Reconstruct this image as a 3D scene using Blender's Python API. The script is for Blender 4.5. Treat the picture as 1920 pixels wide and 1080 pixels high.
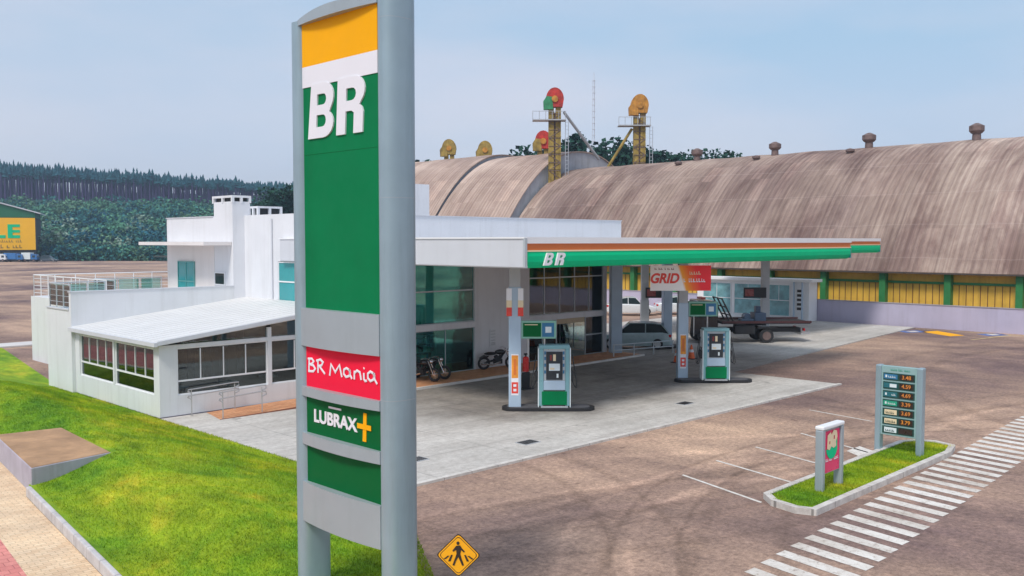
import bpy, math, random
from mathutils import Vector, Matrix
R = math.radians
sc = bpy.context.scene
for o in list(bpy.data.objects): bpy.data.objects.remove(o)
C = sc.collection
# ---------------------------------------------------------------- camera
cam = bpy.data.cameras.new('camera'); co = bpy.data.objects.new('camera', cam); C.objects.link(co)
co.location = (0, 0, 6.3)
co.rotation_euler = (R(90) - math.atan(88/1722), 0, R(-45))
cam.sensor_width = 36; cam.lens = 1722/1920*36; cam.clip_end = 6000; cam.clip_start = .1
sc.camera = co
# ---------------------------------------------------------------- world, sun, exposure
SUN_EL, SUN_AZ = 52, 252          # azimuth of the sun: degrees clockwise from +Y
w = bpy.data.worlds.new('World'); sc.world = w; w.use_nodes = True
nt = w.node_tree; N = nt.nodes; L = nt.links
sky = N.new('ShaderNodeTexSky'); sky.sky_type = 'NISHITA'; sky.sun_disc = False
sky.sun_elevation = R(SUN_EL); sky.sun_rotation = R(SUN_AZ); sky.air_density = 1.0; sky.dust_density = 1.6; sky.ozone_density = 3.0
tc = N.new('ShaderNodeTexCoord'); mp = N.new('ShaderNodeMapping'); mp.inputs['Scale'].default_value = (1.2, 1.2, 4.5)
mp.inputs['Rotation'].default_value = (0, R(8), R(20))
L.new(tc.outputs['Generated'], mp.inputs['Vector'])
nz = N.new('ShaderNodeTexNoise'); nz.inputs['Scale'].default_value = 1.5; nz.inputs['Detail'].default_value = 5; nz.inputs['Roughness'].default_value = .5
L.new(mp.outputs[0], nz.inputs['Vector'])
sx_ = N.new('ShaderNodeSeparateXYZ'); L.new(tc.outputs['Generated'], sx_.inputs[0])
gr_ = N.new('ShaderNodeValToRGB'); ge = gr_.color_ramp.elements      # hazy lower sky into blue
ge[0].position = 0.0; ge[0].color = (.385, .405, .480, 1); ge[1].position = .5; ge[1].color = (.30, .40, .54, 1)
for p_, c_ in ((.08, (.355, .405, .510)), (.20, (.270, .385, .500))):
    e_ = ge.new(p_); e_.color = (*c_, 1)
L.new(sx_.outputs[2], gr_.inputs[0])
rp = N.new('ShaderNodeValToRGB'); rp.color_ramp.elements[0].position = .36; rp.color_ramp.elements[1].position = .66
rp.color_ramp.elements[0].color = (0, 0, 0, 1); rp.color_ramp.elements[1].color = (.95, .95, .95, 1)
L.new(nz.outputs[0], rp.inputs[0])
cl_ = N.new('ShaderNodeMixRGB'); cl_.inputs[2].default_value = (.45, .455, .515, 1); L.new(rp.outputs[0], cl_.inputs[0]); L.new(gr_.outputs[0], cl_.inputs[1])
up = N.new('ShaderNodeMixRGB'); up.blend_type = 'MULTIPLY'; up.inputs[0].default_value = 1; up.inputs[2].default_value = (10, 10, 10, 1); L.new(cl_.outputs[0], up.inputs[1])
mx = N.new('ShaderNodeMixRGB'); mx.inputs[0].default_value = .82; L.new(up.outputs[0], mx.inputs[2]); L.new(sky.outputs[0], mx.inputs[1])
bg = N['Background']; bg.inputs[1].default_value = .108; L.new(mx.outputs[0], bg.inputs[0])
su = bpy.data.lights.new('sun', 'SUN'); su.energy = 1.75; su.angle = R(14); su.color = (1, .94, .86)
so = bpy.data.objects.new('sun', su); C.objects.link(so)
az = R(SUN_AZ); el = R(SUN_EL)
sd = Vector((math.sin(az)*math.cos(el), math.cos(az)*math.cos(el), math.sin(el)))
so.rotation_euler = sd.to_track_quat('Z', 'Y').to_euler(); so.location = sd*50
sc.view_settings.view_transform = 'Standard'; sc.view_settings.look = 'None'; sc.view_settings.gamma = 1
sc.view_settings.exposure = 0.62
sc.cycles.max_bounces = 6; sc.cycles.transparent_max_bounces = 12
# ---------------------------------------------------------------- material helpers
def nodes(name):
    m = bpy.data.materials.new(name); m.use_nodes = True
    return m, m.node_tree.nodes, m.node_tree.links, m.node_tree.nodes['Principled BSDF']
def noise(N_, L_, scale, vec=(1,1,1), detail=5, rough=.6, rot=(0,0,0), dist=0):
    t = N_.new('ShaderNodeTexCoord'); p = N_.new('ShaderNodeMapping'); p.inputs['Scale'].default_value = vec; p.inputs['Rotation'].default_value = rot
    L_.new(t.outputs['Object'], p.inputs[0])
    n = N_.new('ShaderNodeTexNoise'); n.inputs['Scale'].default_value = scale; n.inputs['Detail'].default_value = detail
    n.inputs['Roughness'].default_value = rough; n.inputs['Distortion'].default_value = dist
    L_.new(p.outputs[0], n.inputs['Vector']); return n.outputs[0]
def ramp(N_, L_, fac, stops):
    r = N_.new('ShaderNodeValToRGB'); e = r.color_ramp.elements
    while len(e) < len(stops): e.new(.5)
    for q, (p, c) in zip(e, stops):
        q.position = p; q.color = (*c, 1) if len(c) == 3 else c
    L_.new(fac, r.inputs[0]); return r.outputs[0]
def mix(N_, L_, fac, a, b, mode='MIX'):
    m = N_.new('ShaderNodeMixRGB'); m.blend_type = mode
    for i, x in ((0, fac), (1, a), (2, b)):
        if isinstance(x, (int, float)): m.inputs[i].default_value = x if i == 0 else (x, x, x, 1)
        elif isinstance(x, tuple): m.inputs[i].default_value = (*x, 1)
        else: L_.new(x, m.inputs[i])
    return m.outputs[0]
def mth(N_, L_, op, a, b=0.0, clamp=False):
    m = N_.new('ShaderNodeMath'); m.operation = op; m.use_clamp = clamp
    for i, x in ((0, a), (1, b)):
        if isinstance(x, (int, float)): m.inputs[i].default_value = x
        else: L_.new(x, m.inputs[i])
    return m.outputs[0]
def bump(N_, L_, B, h, strength=.3, dist=.02):
    b = N_.new('ShaderNodeBump'); b.inputs['Strength'].default_value = strength; b.inputs['Distance'].default_value = dist
    L_.new(h, b.inputs['Height']); L_.new(b.outputs[0], B.inputs['Normal'])
def mat(name, col, rough=.6, var=.12, scale=2.0, metal=0, streak=0, bmp=0, emit=0, spec=.5, coat=0):
    m, n, l, B = nodes(name)
    f = noise(n, l, scale)
    lo = tuple(c*(1-var) for c in col); hi = tuple(min(1, c*(1+var)) for c in col)
    c = ramp(n, l, f, [(.3, lo), (.7, hi)])
    if streak:
        s = noise(n, l, 1.0, (2.2, 2.2, .16), 6, .7)
        s = ramp(n, l, s, [(.5, (1, 1, 1)), (.78, (1-streak, 1-streak*1.05, 1-streak*1.15))])
        c = mix(n, l, 1.0, c, s, 'MULTIPLY')
    l.new(c, B.inputs['Base Color'])
    rr = ramp(n, l, noise(n, l, scale*2.3), [(.3, (max(0, rough-.08),)*3), (.7, (min(1, rough+.08),)*3)])
    l.new(rr, B.inputs['Roughness'])
    B.inputs['Metallic'].default_value = metal; B.inputs['Specular IOR Level'].default_value = spec
    if coat: B.inputs['Coat Weight'].default_value = coat
    if bmp: bump(n, l, B, noise(n, l, 40), bmp, .01)
    if emit:
        l.new(c, B.inputs['Emission Color']); B.inputs['Emission Strength'].default_value = emit
    return m
def glass(name, tint, refl=.16, rough=.02, gc=(.9, .95, .97)):
    m = bpy.data.materials.new(name); m.use_nodes = True; n = m.node_tree.nodes; l = m.node_tree.links
    n.remove(n['Principled BSDF']); out = n['Material Output']
    g = n.new('ShaderNodeBsdfGlossy'); g.inputs['Roughness'].default_value = rough; g.inputs['Color'].default_value = (*gc, 1)
    t = n.new('ShaderNodeBsdfTransparent'); t.inputs[0].default_value = (*tint, 1)
    fr = n.new('ShaderNodeFresnel'); fr.inputs[0].default_value = 1.5
    b = n.new('ShaderNodeBump'); b.inputs['Strength'].default_value = .08; b.inputs['Distance'].default_value = .02
    l.new(noise(n, l, .8, detail=2), b.inputs['Height']); l.new(b.outputs[0], g.inputs['Normal'])
    f = mth(n, l, 'ADD', fr.outputs[0], refl, True)
    x = n.new('ShaderNodeMixShader'); l.new(f, x.inputs[0]); l.new(t.outputs[0], x.inputs[1]); l.new(g.outputs[0], x.inputs[2])
    l.new(x.outputs[0], out.inputs[0]); return m
M = {}
M['white'] = mat('white_paint', (.72, .735, .765), .6, .04, .8, streak=.14)
M['wing_white'] = mat('white_render', (.71, .73, .75), .7, .05, .6, streak=.15)
M['roof_white'] = mat('white_roof_sheet', (.71, .71, .70), .5, .04, .9)
M['pinkwhite'] = mat('warm_white_render', (.76, .71, .69), .7, .04, .7, streak=.1)
M['alu'] = mat('grey_aluminium', (.50, .55, .58), .35, .05, 3, metal=.3)
M['frame_white'] = mat('white_frame', (.8, .81, .82), .4, .03, 3)
M['frame_teal'] = mat('green_frame', (.12, .35, .33), .4, .05, 3)
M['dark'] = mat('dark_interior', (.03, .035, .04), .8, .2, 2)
M['black'] = mat('black_rubber', (.018, .018, .02), .6, .2, 6)
M['blackgloss'] = mat('black_gloss', (.015, .015, .018), .2, .1, 3, coat=.5)
M['chrome'] = mat('chrome', (.7, .7, .72), .15, .05, 5, metal=1)
M['steel'] = mat('brushed_steel', (.55, .56, .57), .35, .08, 6, metal=.8)
M['orange_tile'] = None
M['green_pan'] = mat('green_panel', (.0, .185, .062), .55, .06, 1.5, spec=.12, streak=.12)
M['green_low'] = mat('deep_green_panel', (.0, .115, .028), .55, .04, 1.5, spec=.12)
M['yellow_pan'] = mat('yellow_panel', (.93, .43, .004), .6, .03, 1.5, spec=.12)
M['white_pan'] = mat('white_panel', (.80, .80, .84), .35, .02, 1.5)
M['red_pan'] = mat('red_panel', (.85, .012, .05), .55, .03, 1.5, spec=.15)
M['pink_pan'] = mat('pink_panel', (.80, .015, .13), .3, .03, 1.5)
M['totem'] = mat('silver_blue_cladding', (.30, .405, .455), .36, .08, 1.2, metal=.25, streak=.25)
M['totem_leg'] = mat('silver_cladding', (.36, .42, .45), .4, .05, 1.2, metal=.2, streak=.1)
M['can_grey'] = mat('canopy_grey', (.60, .62, .66), .5, .03, .8, streak=.06)
M['can_white'] = mat('canopy_white', (.82, .83, .84), .4, .03, 1)
M['can_green'] = mat('canopy_green', (.0, .55, .24), .55, .04, .6, spec=.12)
M['can_orange'] = mat('canopy_orange', (.68, .17, .03), .35, .05, .8)
M['can_cream'] = mat('canopy_cream', (.85, .70, .45), .4, .03, 1)
M['soffit'] = mat('soffit_white', (.6, .62, .62), .6, .04, 1)
M['col_blue'] = mat('column_pale_blue', (.42, .54, .66), .4, .05, 1.5, metal=.1)
M['col_grey'] = mat('column_grey', (.40, .42, .44), .5, .08, 1.5)
M['poster_orange'] = mat('poster_orange', (.85, .30, .03), .5, .25, 5)
M['poster_red'] = mat('poster_red', (.75, .06, .04), .5, .15, 7)
M['lilac'] = mat('lilac_wall_paint', (.47, .44, .57), .75, .07, .5, streak=.14)
M['wallbase'] = mat('concrete_base', (.33, .31, .33), .8, .15, 1)
M['barn_yellow'] = mat('barn_yellow_sheet', (.72, .44, .06), .6, .14, .9, streak=.35)
M['barn_green'] = mat('barn_green_paint', (.03, .20, .06), .5, .15, 1.5)
M['barn_gable'] = mat('gable_grey_sheet', (.42, .43, .46), .6, .12, .8, streak=.3)
M['elev_yellow'] = mat('rusty_yellow_paint', (.30, .21, .045), .7, .5, 1.2, streak=.5)
M['elev_red'] = mat('red_paint', (.45, .03, .02), .6, .4, 1.5, streak=.5)
M['elev_green'] = mat('green_paint', (.03, .24, .10), .6, .35, 1.5, streak=.4)
M['elev_orange'] = mat('orange_paint', (.48, .22, .03), .6, .4, 1.5, streak=.5)
M['vent'] = mat('rusty_vent', (.16, .11, .10), .7, .3, 3)
M['kerb'] = mat('kerb_concrete', (.52, .50, .52), .8, .12, 3, bmp=.2)
M['kerbtop'] = mat('kerb_top_concrete', (.66, .64, .60), .8, .12, 3, bmp=.2)
M['block_side'] = mat('block_render', (.42, .40, .46), .8, .1, 1.5, streak=.25, bmp=.2)
M['paint_white'] = None
M['carwhite'] = mat('white_car_paint', (.72, .76, .78), .25, .02, 2, coat=.6)
M['carteal'] = mat('silver_teal_car_paint', (.36, .48, .50), .3, .03, 2, coat=.5)
M['cardark'] = mat('dark_car_paint', (.05, .07, .09), .25, .05, 2, coat=.6)
M['carblue'] = mat('blue_car_paint', (.03, .16, .42), .25, .05, 2, coat=.6)
M['carred'] = mat('maroon_paint', (.22, .03, .03), .3, .05, 2, coat=.4)
M['carglass'] = mat('car_glass', (.02, .035, .04), .08, .05, 2)
M['maroon'] = mat('dark_maroon', (.06, .02, .022), .4, .1, 3)
M['tail'] = mat('red_lamp', (.55, .02, .02), .2, .05, 2)
M['lampglass'] = mat('lamp_lens', (.75, .78, .8), .15, .05, 2)
M['led'] = mat('orange_led', (.62, .22, .04), .5, .2, 9, emit=.06)
M['ledoff'] = mat('dark_display', (.035, .02, .015), .3, .2, 4)
M['cone'] = mat('cone_orange', (.85, .14, .02), .5, .05, 4)
M['extred'] = mat('extinguisher_red', (.65, .02, .02), .3, .05, 4)
M['signyellow'] = mat('sign_yellow', (.92, .42, .008), .45, .06, 5)
M['signblack'] = mat('sign_black', (.03, .02, .015), .5, .1, 5)
M['beige'] = mat('beige_board', (.55, .45, .3), .6, .06, 3)
M['teal_row'] = mat('teal_row', (.02, .14, .17), .35, .1, 4)
M['blue_row'] = mat('blue_row', (.03, .17, .33), .35, .1, 4)
M['green_row'] = mat('green_row', (.02, .32, .20), .35, .1, 4)
M['cream_row'] = mat('cream_row', (.78, .64, .42), .35, .05, 4)
M['pale_row'] = mat('pale_row', (.70, .78, .80), .35, .05, 4)
M['dark_row'] = mat('dark_green_row', (.01, .06, .05), .35, .1, 4)
M['glass_teal'] = glass('teal_glass', (.25, .55, .55), .22)
M['glass_dark'] = glass('smoked_glass', (.55, .64, .64), .05)
M['glass_shop'] = glass('shop_glass', (.50, .86, .80), .08, .03, (.55, .95, .92))
M['glass_clear'] = glass('clear_glass', (.85, .95, .93), .05)
M['glass_rail'] = glass('rail_glass', (.55, .80, .76), .15)
M['blue_film'] = mat('teal_glazing', (.03, .32, .34), .12, .08, .7, coat=.5)
M['kiosk_glass'] = mat('pale_teal_glazing', (.18, .40, .44), .15, .35, 1.6, coat=.4)
M['yellow_sign'] = mat('yellow_billboard', (.95, .50, .002), .7, .04, .2)
M['green_sign'] = mat('green_billboard', (.01, .14, .06), .5, .08, .2)
M['brown_text'] = mat('brown_lettering', (.30, .16, .02), .5, .08, .2)
M['tarmac_pale'] = mat('pale_plinth', (.62, .6, .58), .8, .1, .4)
# ---- terrain materials
def m_asphalt():
    m, n, l, B = nodes('dusty_asphalt')
    big = noise(n, l, .045, detail=6, dist=.6)
    c = ramp(n, l, big, [(.36, (.165, .112, .110)), (.47, (.315, .218, .172)), (.60, (.50, .35, .255))])
    mid = ramp(n, l, noise(n, l, .5, (1, .35, 1), 6, .7, (0, 0, R(25))), [(.3, (.66, .65, .68)), (.7, (1.28, 1.25, 1.2))])
    c = mix(n, l, 1, c, mid, 'MULTIPLY')
    fine = ramp(n, l, noise(n, l, 7, detail=9, rough=.88), [(.36, (.52, .51, .50)), (.5, (.98, .98, .98)), (.64, (1.55, 1.52, 1.48))])
    c = mix(n, l, 1, c, fine, 'MULTIPLY')
    t = n.new('ShaderNodeTexCoord')
    wv = noise(n, l, .35, detail=3)
    # worn tyre tracks: arcs of several radii
    for k, (cx, cy, rad, wd, dk) in enumerate([(30, -14, 26.5, .35, .72), (30, -14, 28.2, .3, .75), (12, 2, 12.5, .3, 1.35), (12, 2, 14.1, .3, 1.35), (16, -8, 21, .35, 1.3), (16, -8, 22.7, .3, 1.3), (8, 20, 10.5, .2, .7), (8, 20, 12.0, .2, .7), (24, -2, 15.2, .13, .66), (24, -2, 16.6, .13, .66), (20, 4, 9.0, .2, 1.3), (20, 4, 10.4, .2, 1.3), (33, -9, 19, .25, 1.28), (33, -9, 20.6, .25, 1.28), (14, -16, 29, .2, .78), (14, -16, 30.5, .2, .78), (-10, -30, 56, .4, 1.25), (-10, -30, 58, .4, 1.25), (52, -6, 24, .4, .74), (52, -6, 26, .35, .76),
                                              (5, -22, 37, .35, .74), (5, -22, 38.8, .35, .76), (70, 60, 46, .4, 1.2), (70, 60, 48, .35, 1.2), (22, 24, 14.5, .25, .76), (22, 24, 12.9, .25, .8), (60, 12, 9, .4, .8)]):
        s = n.new('ShaderNodeVectorMath'); s.operation = 'DISTANCE'; l.new(t.outputs['Object'], s.inputs[0]); s.inputs[1].default_value = (cx, cy, 0)
        d = mth(n, l, 'ABSOLUTE', mth(n, l, 'SUBTRACT', mth(n, l, 'ADD', s.outputs['Value'], mth(n, l, 'MULTIPLY', wv, .35)), rad+.2))
        f = mth(n, l, 'MULTIPLY', mth(n, l, 'SUBTRACT', 1.0, mth(n, l, 'DIVIDE', d, wd), True), mth(n, l, 'MULTIPLY', big, 1.4))
        c = mix(n, l, f, c, mix(n, l, 1, c, (dk, dk*.99, dk*.98), 'MULTIPLY'))
    sp_ = ramp(n, l, noise(n, l, 1.7, detail=2), [(.70, (1, 1, 1)), (.76, (.55, .52, .52))]); c = mix(n, l, .8, c, sp_, 'MULTIPLY')
    # straight parallel scuffs
    sc_ = ramp(n, l, noise(n, l, 1.0, (.05, 2.4, 1), 5, .7, (0, 0, R(-12))), [(.55, (1, 1, 1)), (.75, (1.18, 1.14, 1.1))])
    c = mix(n, l, 1, c, sc_, 'MULTIPLY')
    l.new(c, B.inputs['Base Color']); B.inputs['Roughness'].default_value = .9; B.inputs['Specular IOR Level'].default_value = .25
    bump(n, l, B, noise(n, l, 30, detail=6, rough=.8), .35, .015)
    return m
def m_apron():
    m, n, l, B = nodes('forecourt_concrete')
    t = n.new('ShaderNodeTexCoord'); sp = n.new('ShaderNodeSeparateXYZ'); l.new(t.outputs['Object'], sp.inputs[0])
    c = ramp(n, l, noise(n, l, .25, detail=7, rough=.65), [(.3, (.45, .43, .40)), (.7, (.64, .61, .57))])
    f2 = ramp(n, l, noise(n, l, 5, detail=9, rough=.88), [(.36, (.76, .75, .73)), (.62, (1.14, 1.14, 1.14))])
    c = mix(n, l, 1, c, f2, 'MULTIPLY')
    # oil and tyre grime where vehicles stand at the pumps: a band that wanders
    nn = noise(n, l, .22, detail=5)
    y = mth(n, l, 'ADD', sp.outputs[1], mth(n, l, 'MULTIPLY', mth(n, l, 'SUBTRACT', nn, .5), 7))
    x = mth(n, l, 'ADD', sp.outputs[0], mth(n, l, 'MULTIPLY', mth(n, l, 'SUBTRACT', nn, .5), 5))
    fy = mth(n, l, 'MULTIPLY', mth(n, l, 'DIVIDE', mth(n, l, 'SUBTRACT', y, 20.6), 2.2, True), mth(n, l, 'DIVIDE', mth(n, l, 'SUBTRACT', x, 19.5), 3.5, True))
    fx = mth(n, l, 'DIVIDE', mth(n, l, 'SUBTRACT', 49.0, x), 5.0, True)
    f = mth(n, l, 'MULTIPLY', fy, fx)
    g = ramp(n, l, noise(n, l, .7, (1, 1, 1), 6, .7), [(.3, (.36, .345, .345)), (.7, (.66, .63, .60))])
    c = mix(n, l, f, c, mix(n, l, 1, c, g, 'MULTIPLY'))
    c = mix(n, l, .8, c, ramp(n, l, noise(n, l, 1, (.12, 1.6, 1), 6, .7, (0, 0, R(9))), [(.35, (.84, .82, .80)), (.6, (1.04, 1.04, 1.03))]), 'MULTIPLY')
    sp2 = ramp(n, l, noise(n, l, 1.3, detail=3), [(.66, (1, 1, 1)), (.74, (.45, .45, .45))])
    c = mix(n, l, .7, c, sp2, 'MULTIPLY')
    # joints
    for ax, per in ((0, 3.45), (1, 2.9)):
        md = mth(n, l, 'MODULO', mth(n, l, 'ADD', sp.outputs[ax], 100), per)
        j = mth(n, l, 'LESS_THAN', mth(n, l, 'ABSOLUTE', mth(n, l, 'SUBTRACT', md, per/2)), .02)
        c = mix(n, l, mth(n, l, 'MULTIPLY', j, .55), c, mix(n, l, 1, c, (.5, .5, .5), 'MULTIPLY'))
    l.new(c, B.inputs['Base Color']); B.inputs['Roughness'].default_value = .75
    bump(n, l, B, noise(n, l, 25, detail=5), .2, .01)
    return m
def m_tiles(name, cols, sx, sy, rot=0, mort=.02, mc=None):
    m, n, l, B = nodes(name)
    t = n.new('ShaderNodeTexCoord'); p = n.new('ShaderNodeMapping'); p.inputs['Rotation'].default_value = (0, 0, rot); l.new(t.outputs['Object'], p.inputs[0])
    b = n.new('ShaderNodeTexBrick'); l.new(p.outputs[0], b.inputs[0]); b.inputs['Scale'].default_value = 1
    b.inputs['Brick Width'].default_value = sx; b.inputs['Row Height'].default_value = sy; b.inputs['Mortar Size'].default_value = mort; b.inputs['Mortar Smooth'].default_value = .3
    b.inputs['Color1'].default_value = (*cols[0], 1); b.inputs['Color2'].default_value = (*cols[1], 1); b.inputs['Mortar'].default_value = (*(mc or tuple(c*.72 for c in cols[0])), 1)
    c = mix(n, l, 1, b.outputs[0], ramp(n, l, noise(n, l, .9, detail=6), [(.3, (.82, .80, .80)), (.7, (1.14, 1.14, 1.12))]), 'MULTIPLY')
    c = mix(n, l, 1, c, ramp(n, l, noise(n, l, 12, detail=6, rough=.8), [(.3, (.85, .85, .85)), (.7, (1.12, 1.12, 1.12))]), 'MULTIPLY')
    l.new(c, B.inputs['Base Color']); B.inputs['Roughness'].default_value = .85
    bump(n, l, B, b.outputs['Fac'], .25, -.01)
    return m
def m_lawn(name='lawn_turf', blade=False):
    m, n, l, B = nodes(name)
    big = noise(n, l, .42, (1, .5, 1), detail=7, rough=.7, dist=.5, rot=(0, 0, R(20)))
    c = ramp(n, l, big, [(.28, (.060, .180, .012)), (.42, (.155, .305, .012)), (.55, (.285, .385, .014)), (.68, (.52, .46, .03))])
    c = mix(n, l, 1, c, ramp(n, l, noise(n, l, 2.2, (1, .3, 1), 6, .7, (0, 0, R(-50))), [(.3, (.62, .66, .6)), (.7, (1.35, 1.3, 1.3))]), 'MULTIPLY')
    c = mix(n, l, 1, c, ramp(n, l, noise(n, l, 26, detail=6, rough=.8), [(.3, (.6, .6, .6)), (.7, (1.4, 1.4, 1.4))]), 'MULTIPLY')
    l.new(c, B.inputs['Base Color']); B.inputs['Roughness'].default_value = .8; B.inputs['Specular IOR Level'].default_value = .2
    if not blade: bump(n, l, B, noise(n, l, 22, detail=6), .7, .05)
    return m
def m_barnroof(name='weathered_barn_roof', k=1.0, st_=.8):
    m, n, l, B = nodes(name)
    c = ramp(n, l, noise(n, l, .05, (1, 1, 1), 5, .6, dist=.5), [(.32, (.25*k, .185*k, .165*k)), (.5, (.39*k, .305*k, .255*k)), (.68, (.56*k, .465*k, .395*k))])
    s = ramp(n, l, noise(n, l, 1, (.04, 1.9, .04), 6, .8), [(.30, (.58, .51, .52)), (.5, (1, .98, .96)), (.70, (1.25, 1.25, 1.22))])
    c = mix(n, l, .6, c, s, 'MULTIPLY')
    s2 = ramp(n, l, noise(n, l, 1, (.07, 6.0, .09), 6, .85), [(.34, (.60, .53, .54)), (.55, (1.05, 1.04, 1.04))])
    c = mix(n, l, .65, c, s2, 'MULTIPLY')
    st = ramp(n, l, noise(n, l, .13, (.45, 1.3, .45), 6, .75, dist=.4), [(.42, (1, 1, 1)), (.60, (.48, .40, .42))])
    c = mix(n, l, st_, c, st, 'MULTIPLY')
    t = n.new('ShaderNodeTexCoord'); sp = n.new('ShaderNodeSeparateXYZ'); l.new(t.outputs['Object'], sp.inputs[0])
    sn = mth(n, l, 'SINE', mth(n, l, 'MULTIPLY', sp.outputs[1], 12.0))
    c = mix(n, l, .35, c, ramp(n, l, mth(n, l, 'ADD', mth(n, l, 'MULTIPLY', sn, .5), .5), [(0, (.62, .60, .60)), (.6, (1.1, 1.1, 1.1))]), 'MULTIPLY')
    fy = mth(n, l, 'FLOOR', mth(n, l, 'MULTIPLY', sp.outputs[1], .92)); fx = mth(n, l, 'FLOOR', mth(n, l, 'MULTIPLY', sp.outputs[0], .42))
    wn = n.new('ShaderNodeTexWhiteNoise'); wn.noise_dimensions = '2D'; cb = n.new('ShaderNodeCombineXYZ'); l.new(fy, cb.inputs[0]); l.new(fx, cb.inputs[1]); l.new(cb.outputs[0], wn.inputs['Vector'])
    c = mix(n, l, 1, c, ramp(n, l, wn.outputs['Value'], [(0, (.84, .83, .82)), (.9, (1.06, 1.06, 1.06)), (1, (1.22, 1.2, 1.18))]), 'MULTIPLY')
    # lap joints of the sheets running along the barn
    md = mth(n, l, 'MODULO', mth(n, l, 'ADD', sp.outputs[2], mth(n, l, 'MULTIPLY', noise(n, l, .3), .5)), 2.6)
    j = mth(n, l, 'LESS_THAN', md, .07)
    c = mix(n, l, mth(n, l, 'MULTIPLY', j, .10), c, (.62, .53, .48))
    l.new(c, B.inputs['Base Color']); B.inputs['Roughness'].default_value = .85; B.inputs['Specular IOR Level'].default_value = .2
    bump(n, l, B, sn, .5, .04)
    return m
def m_kerb(name, axis, c0_, c1_):
    m, n, l, B = nodes(name); t = n.new('ShaderNodeTexCoord'); sp = n.new('ShaderNodeSeparateXYZ'); l.new(t.outputs['Object'], sp.inputs[0])
    c = ramp(n, l, noise(n, l, 2.2, detail=7, rough=.75), [(.3, c0_), (.65, c1_)])
    j = mth(n, l, 'LESS_THAN', mth(n, l, 'MODULO', mth(n, l, 'ADD', sp.outputs[axis], 50), .98), .02)
    c = mix(n, l, mth(n, l, 'MULTIPLY', j, .7), c, (.12, .11, .10))
    l.new(c, B.inputs['Base Color']); B.inputs['Roughness'].default_value = .85; bump(n, l, B, noise(n, l, 14, detail=6), .4, .015); return m
def m_paint():
    m, n, l, B = nodes('worn_road_paint')
    c = ramp(n, l, noise(n, l, 6, detail=8, rough=.8), [(.34, (.34, .27, .23)), (.46, (.70, .66, .60)), (.7, (.84, .82, .78))])
    c = mix(n, l, 1, c, ramp(n, l, noise(n, l, .5, detail=4), [(.35, (.74, .70, .66)), (.6, (1, 1, 1))]), 'MULTIPLY')
    l.new(c, B.inputs['Base Color']); B.inputs['Roughness'].default_value = .8; return m
def m_foliage(name, stops, sc1=.12, sc2=1.6):
    m, n, l, B = nodes(name)
    c = ramp(n, l, noise(n, l, sc1, detail=4), stops)
    c = mix(n, l, 1, c, ramp(n, l, noise(n, l, sc2, detail=4, rough=.8), [(.3, (.5, .5, .5)), (.7, (1.5, 1.5, 1.5))]), 'MULTIPLY')
    l.new(c, B.inputs['Base Color']); B.inputs['Roughness'].default_value = .9; B.inputs['Specular IOR Level'].default_value = .1
    return m
M['asphalt'] = m_asphalt(); M['apron'] = m_apron(); M['lawn'] = m_lawn(); M['blade'] = m_lawn('grass_blade', True)
M['roof_barn'] = m_barnroof(); M['roof_barn_pale'] = m_barnroof('pale_barn_roof', 1.25, .3); M['paint_white'] = m_paint()
M['orange_tile'] = m_tiles('orange_paving', [(.55, .25, .12), (.66, .34, .18)], .4, .2, 0, .012)
M['walk_yellow'] = m_tiles('yellow_paving', [(.72, .52, .33), (.80, .62, .42)], .24, .12, R(5), .008)
M['walk_red'] = m_tiles('red_paving', [(.62, .20, .18), (.72, .28, .24)], .24, .24, R(5), .010)
M['block_top'] = mat('earthy_block_top', (.40, .24, .13), .9, .25, 1.4, bmp=.3)
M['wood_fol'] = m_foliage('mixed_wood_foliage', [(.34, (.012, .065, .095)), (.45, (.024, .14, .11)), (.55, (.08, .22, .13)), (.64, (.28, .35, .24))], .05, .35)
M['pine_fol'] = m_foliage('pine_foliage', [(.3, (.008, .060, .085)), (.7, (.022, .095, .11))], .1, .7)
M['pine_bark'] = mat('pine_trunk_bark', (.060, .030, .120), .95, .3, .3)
M['tree_fol'] = m_foliage('dark_tree_foliage', [(.3, (.008, .040, .038)), (.7, (.03, .085, .055))], .2, 1.4)
M['bark'] = mat('bark', (.07, .055, .045), .9, .2, 1)
M['hill'] = m_foliage('hill_scrub', [(.3, (.012, .05, .04)), (.7, (.05, .085, .06))], .02, .2)
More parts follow.
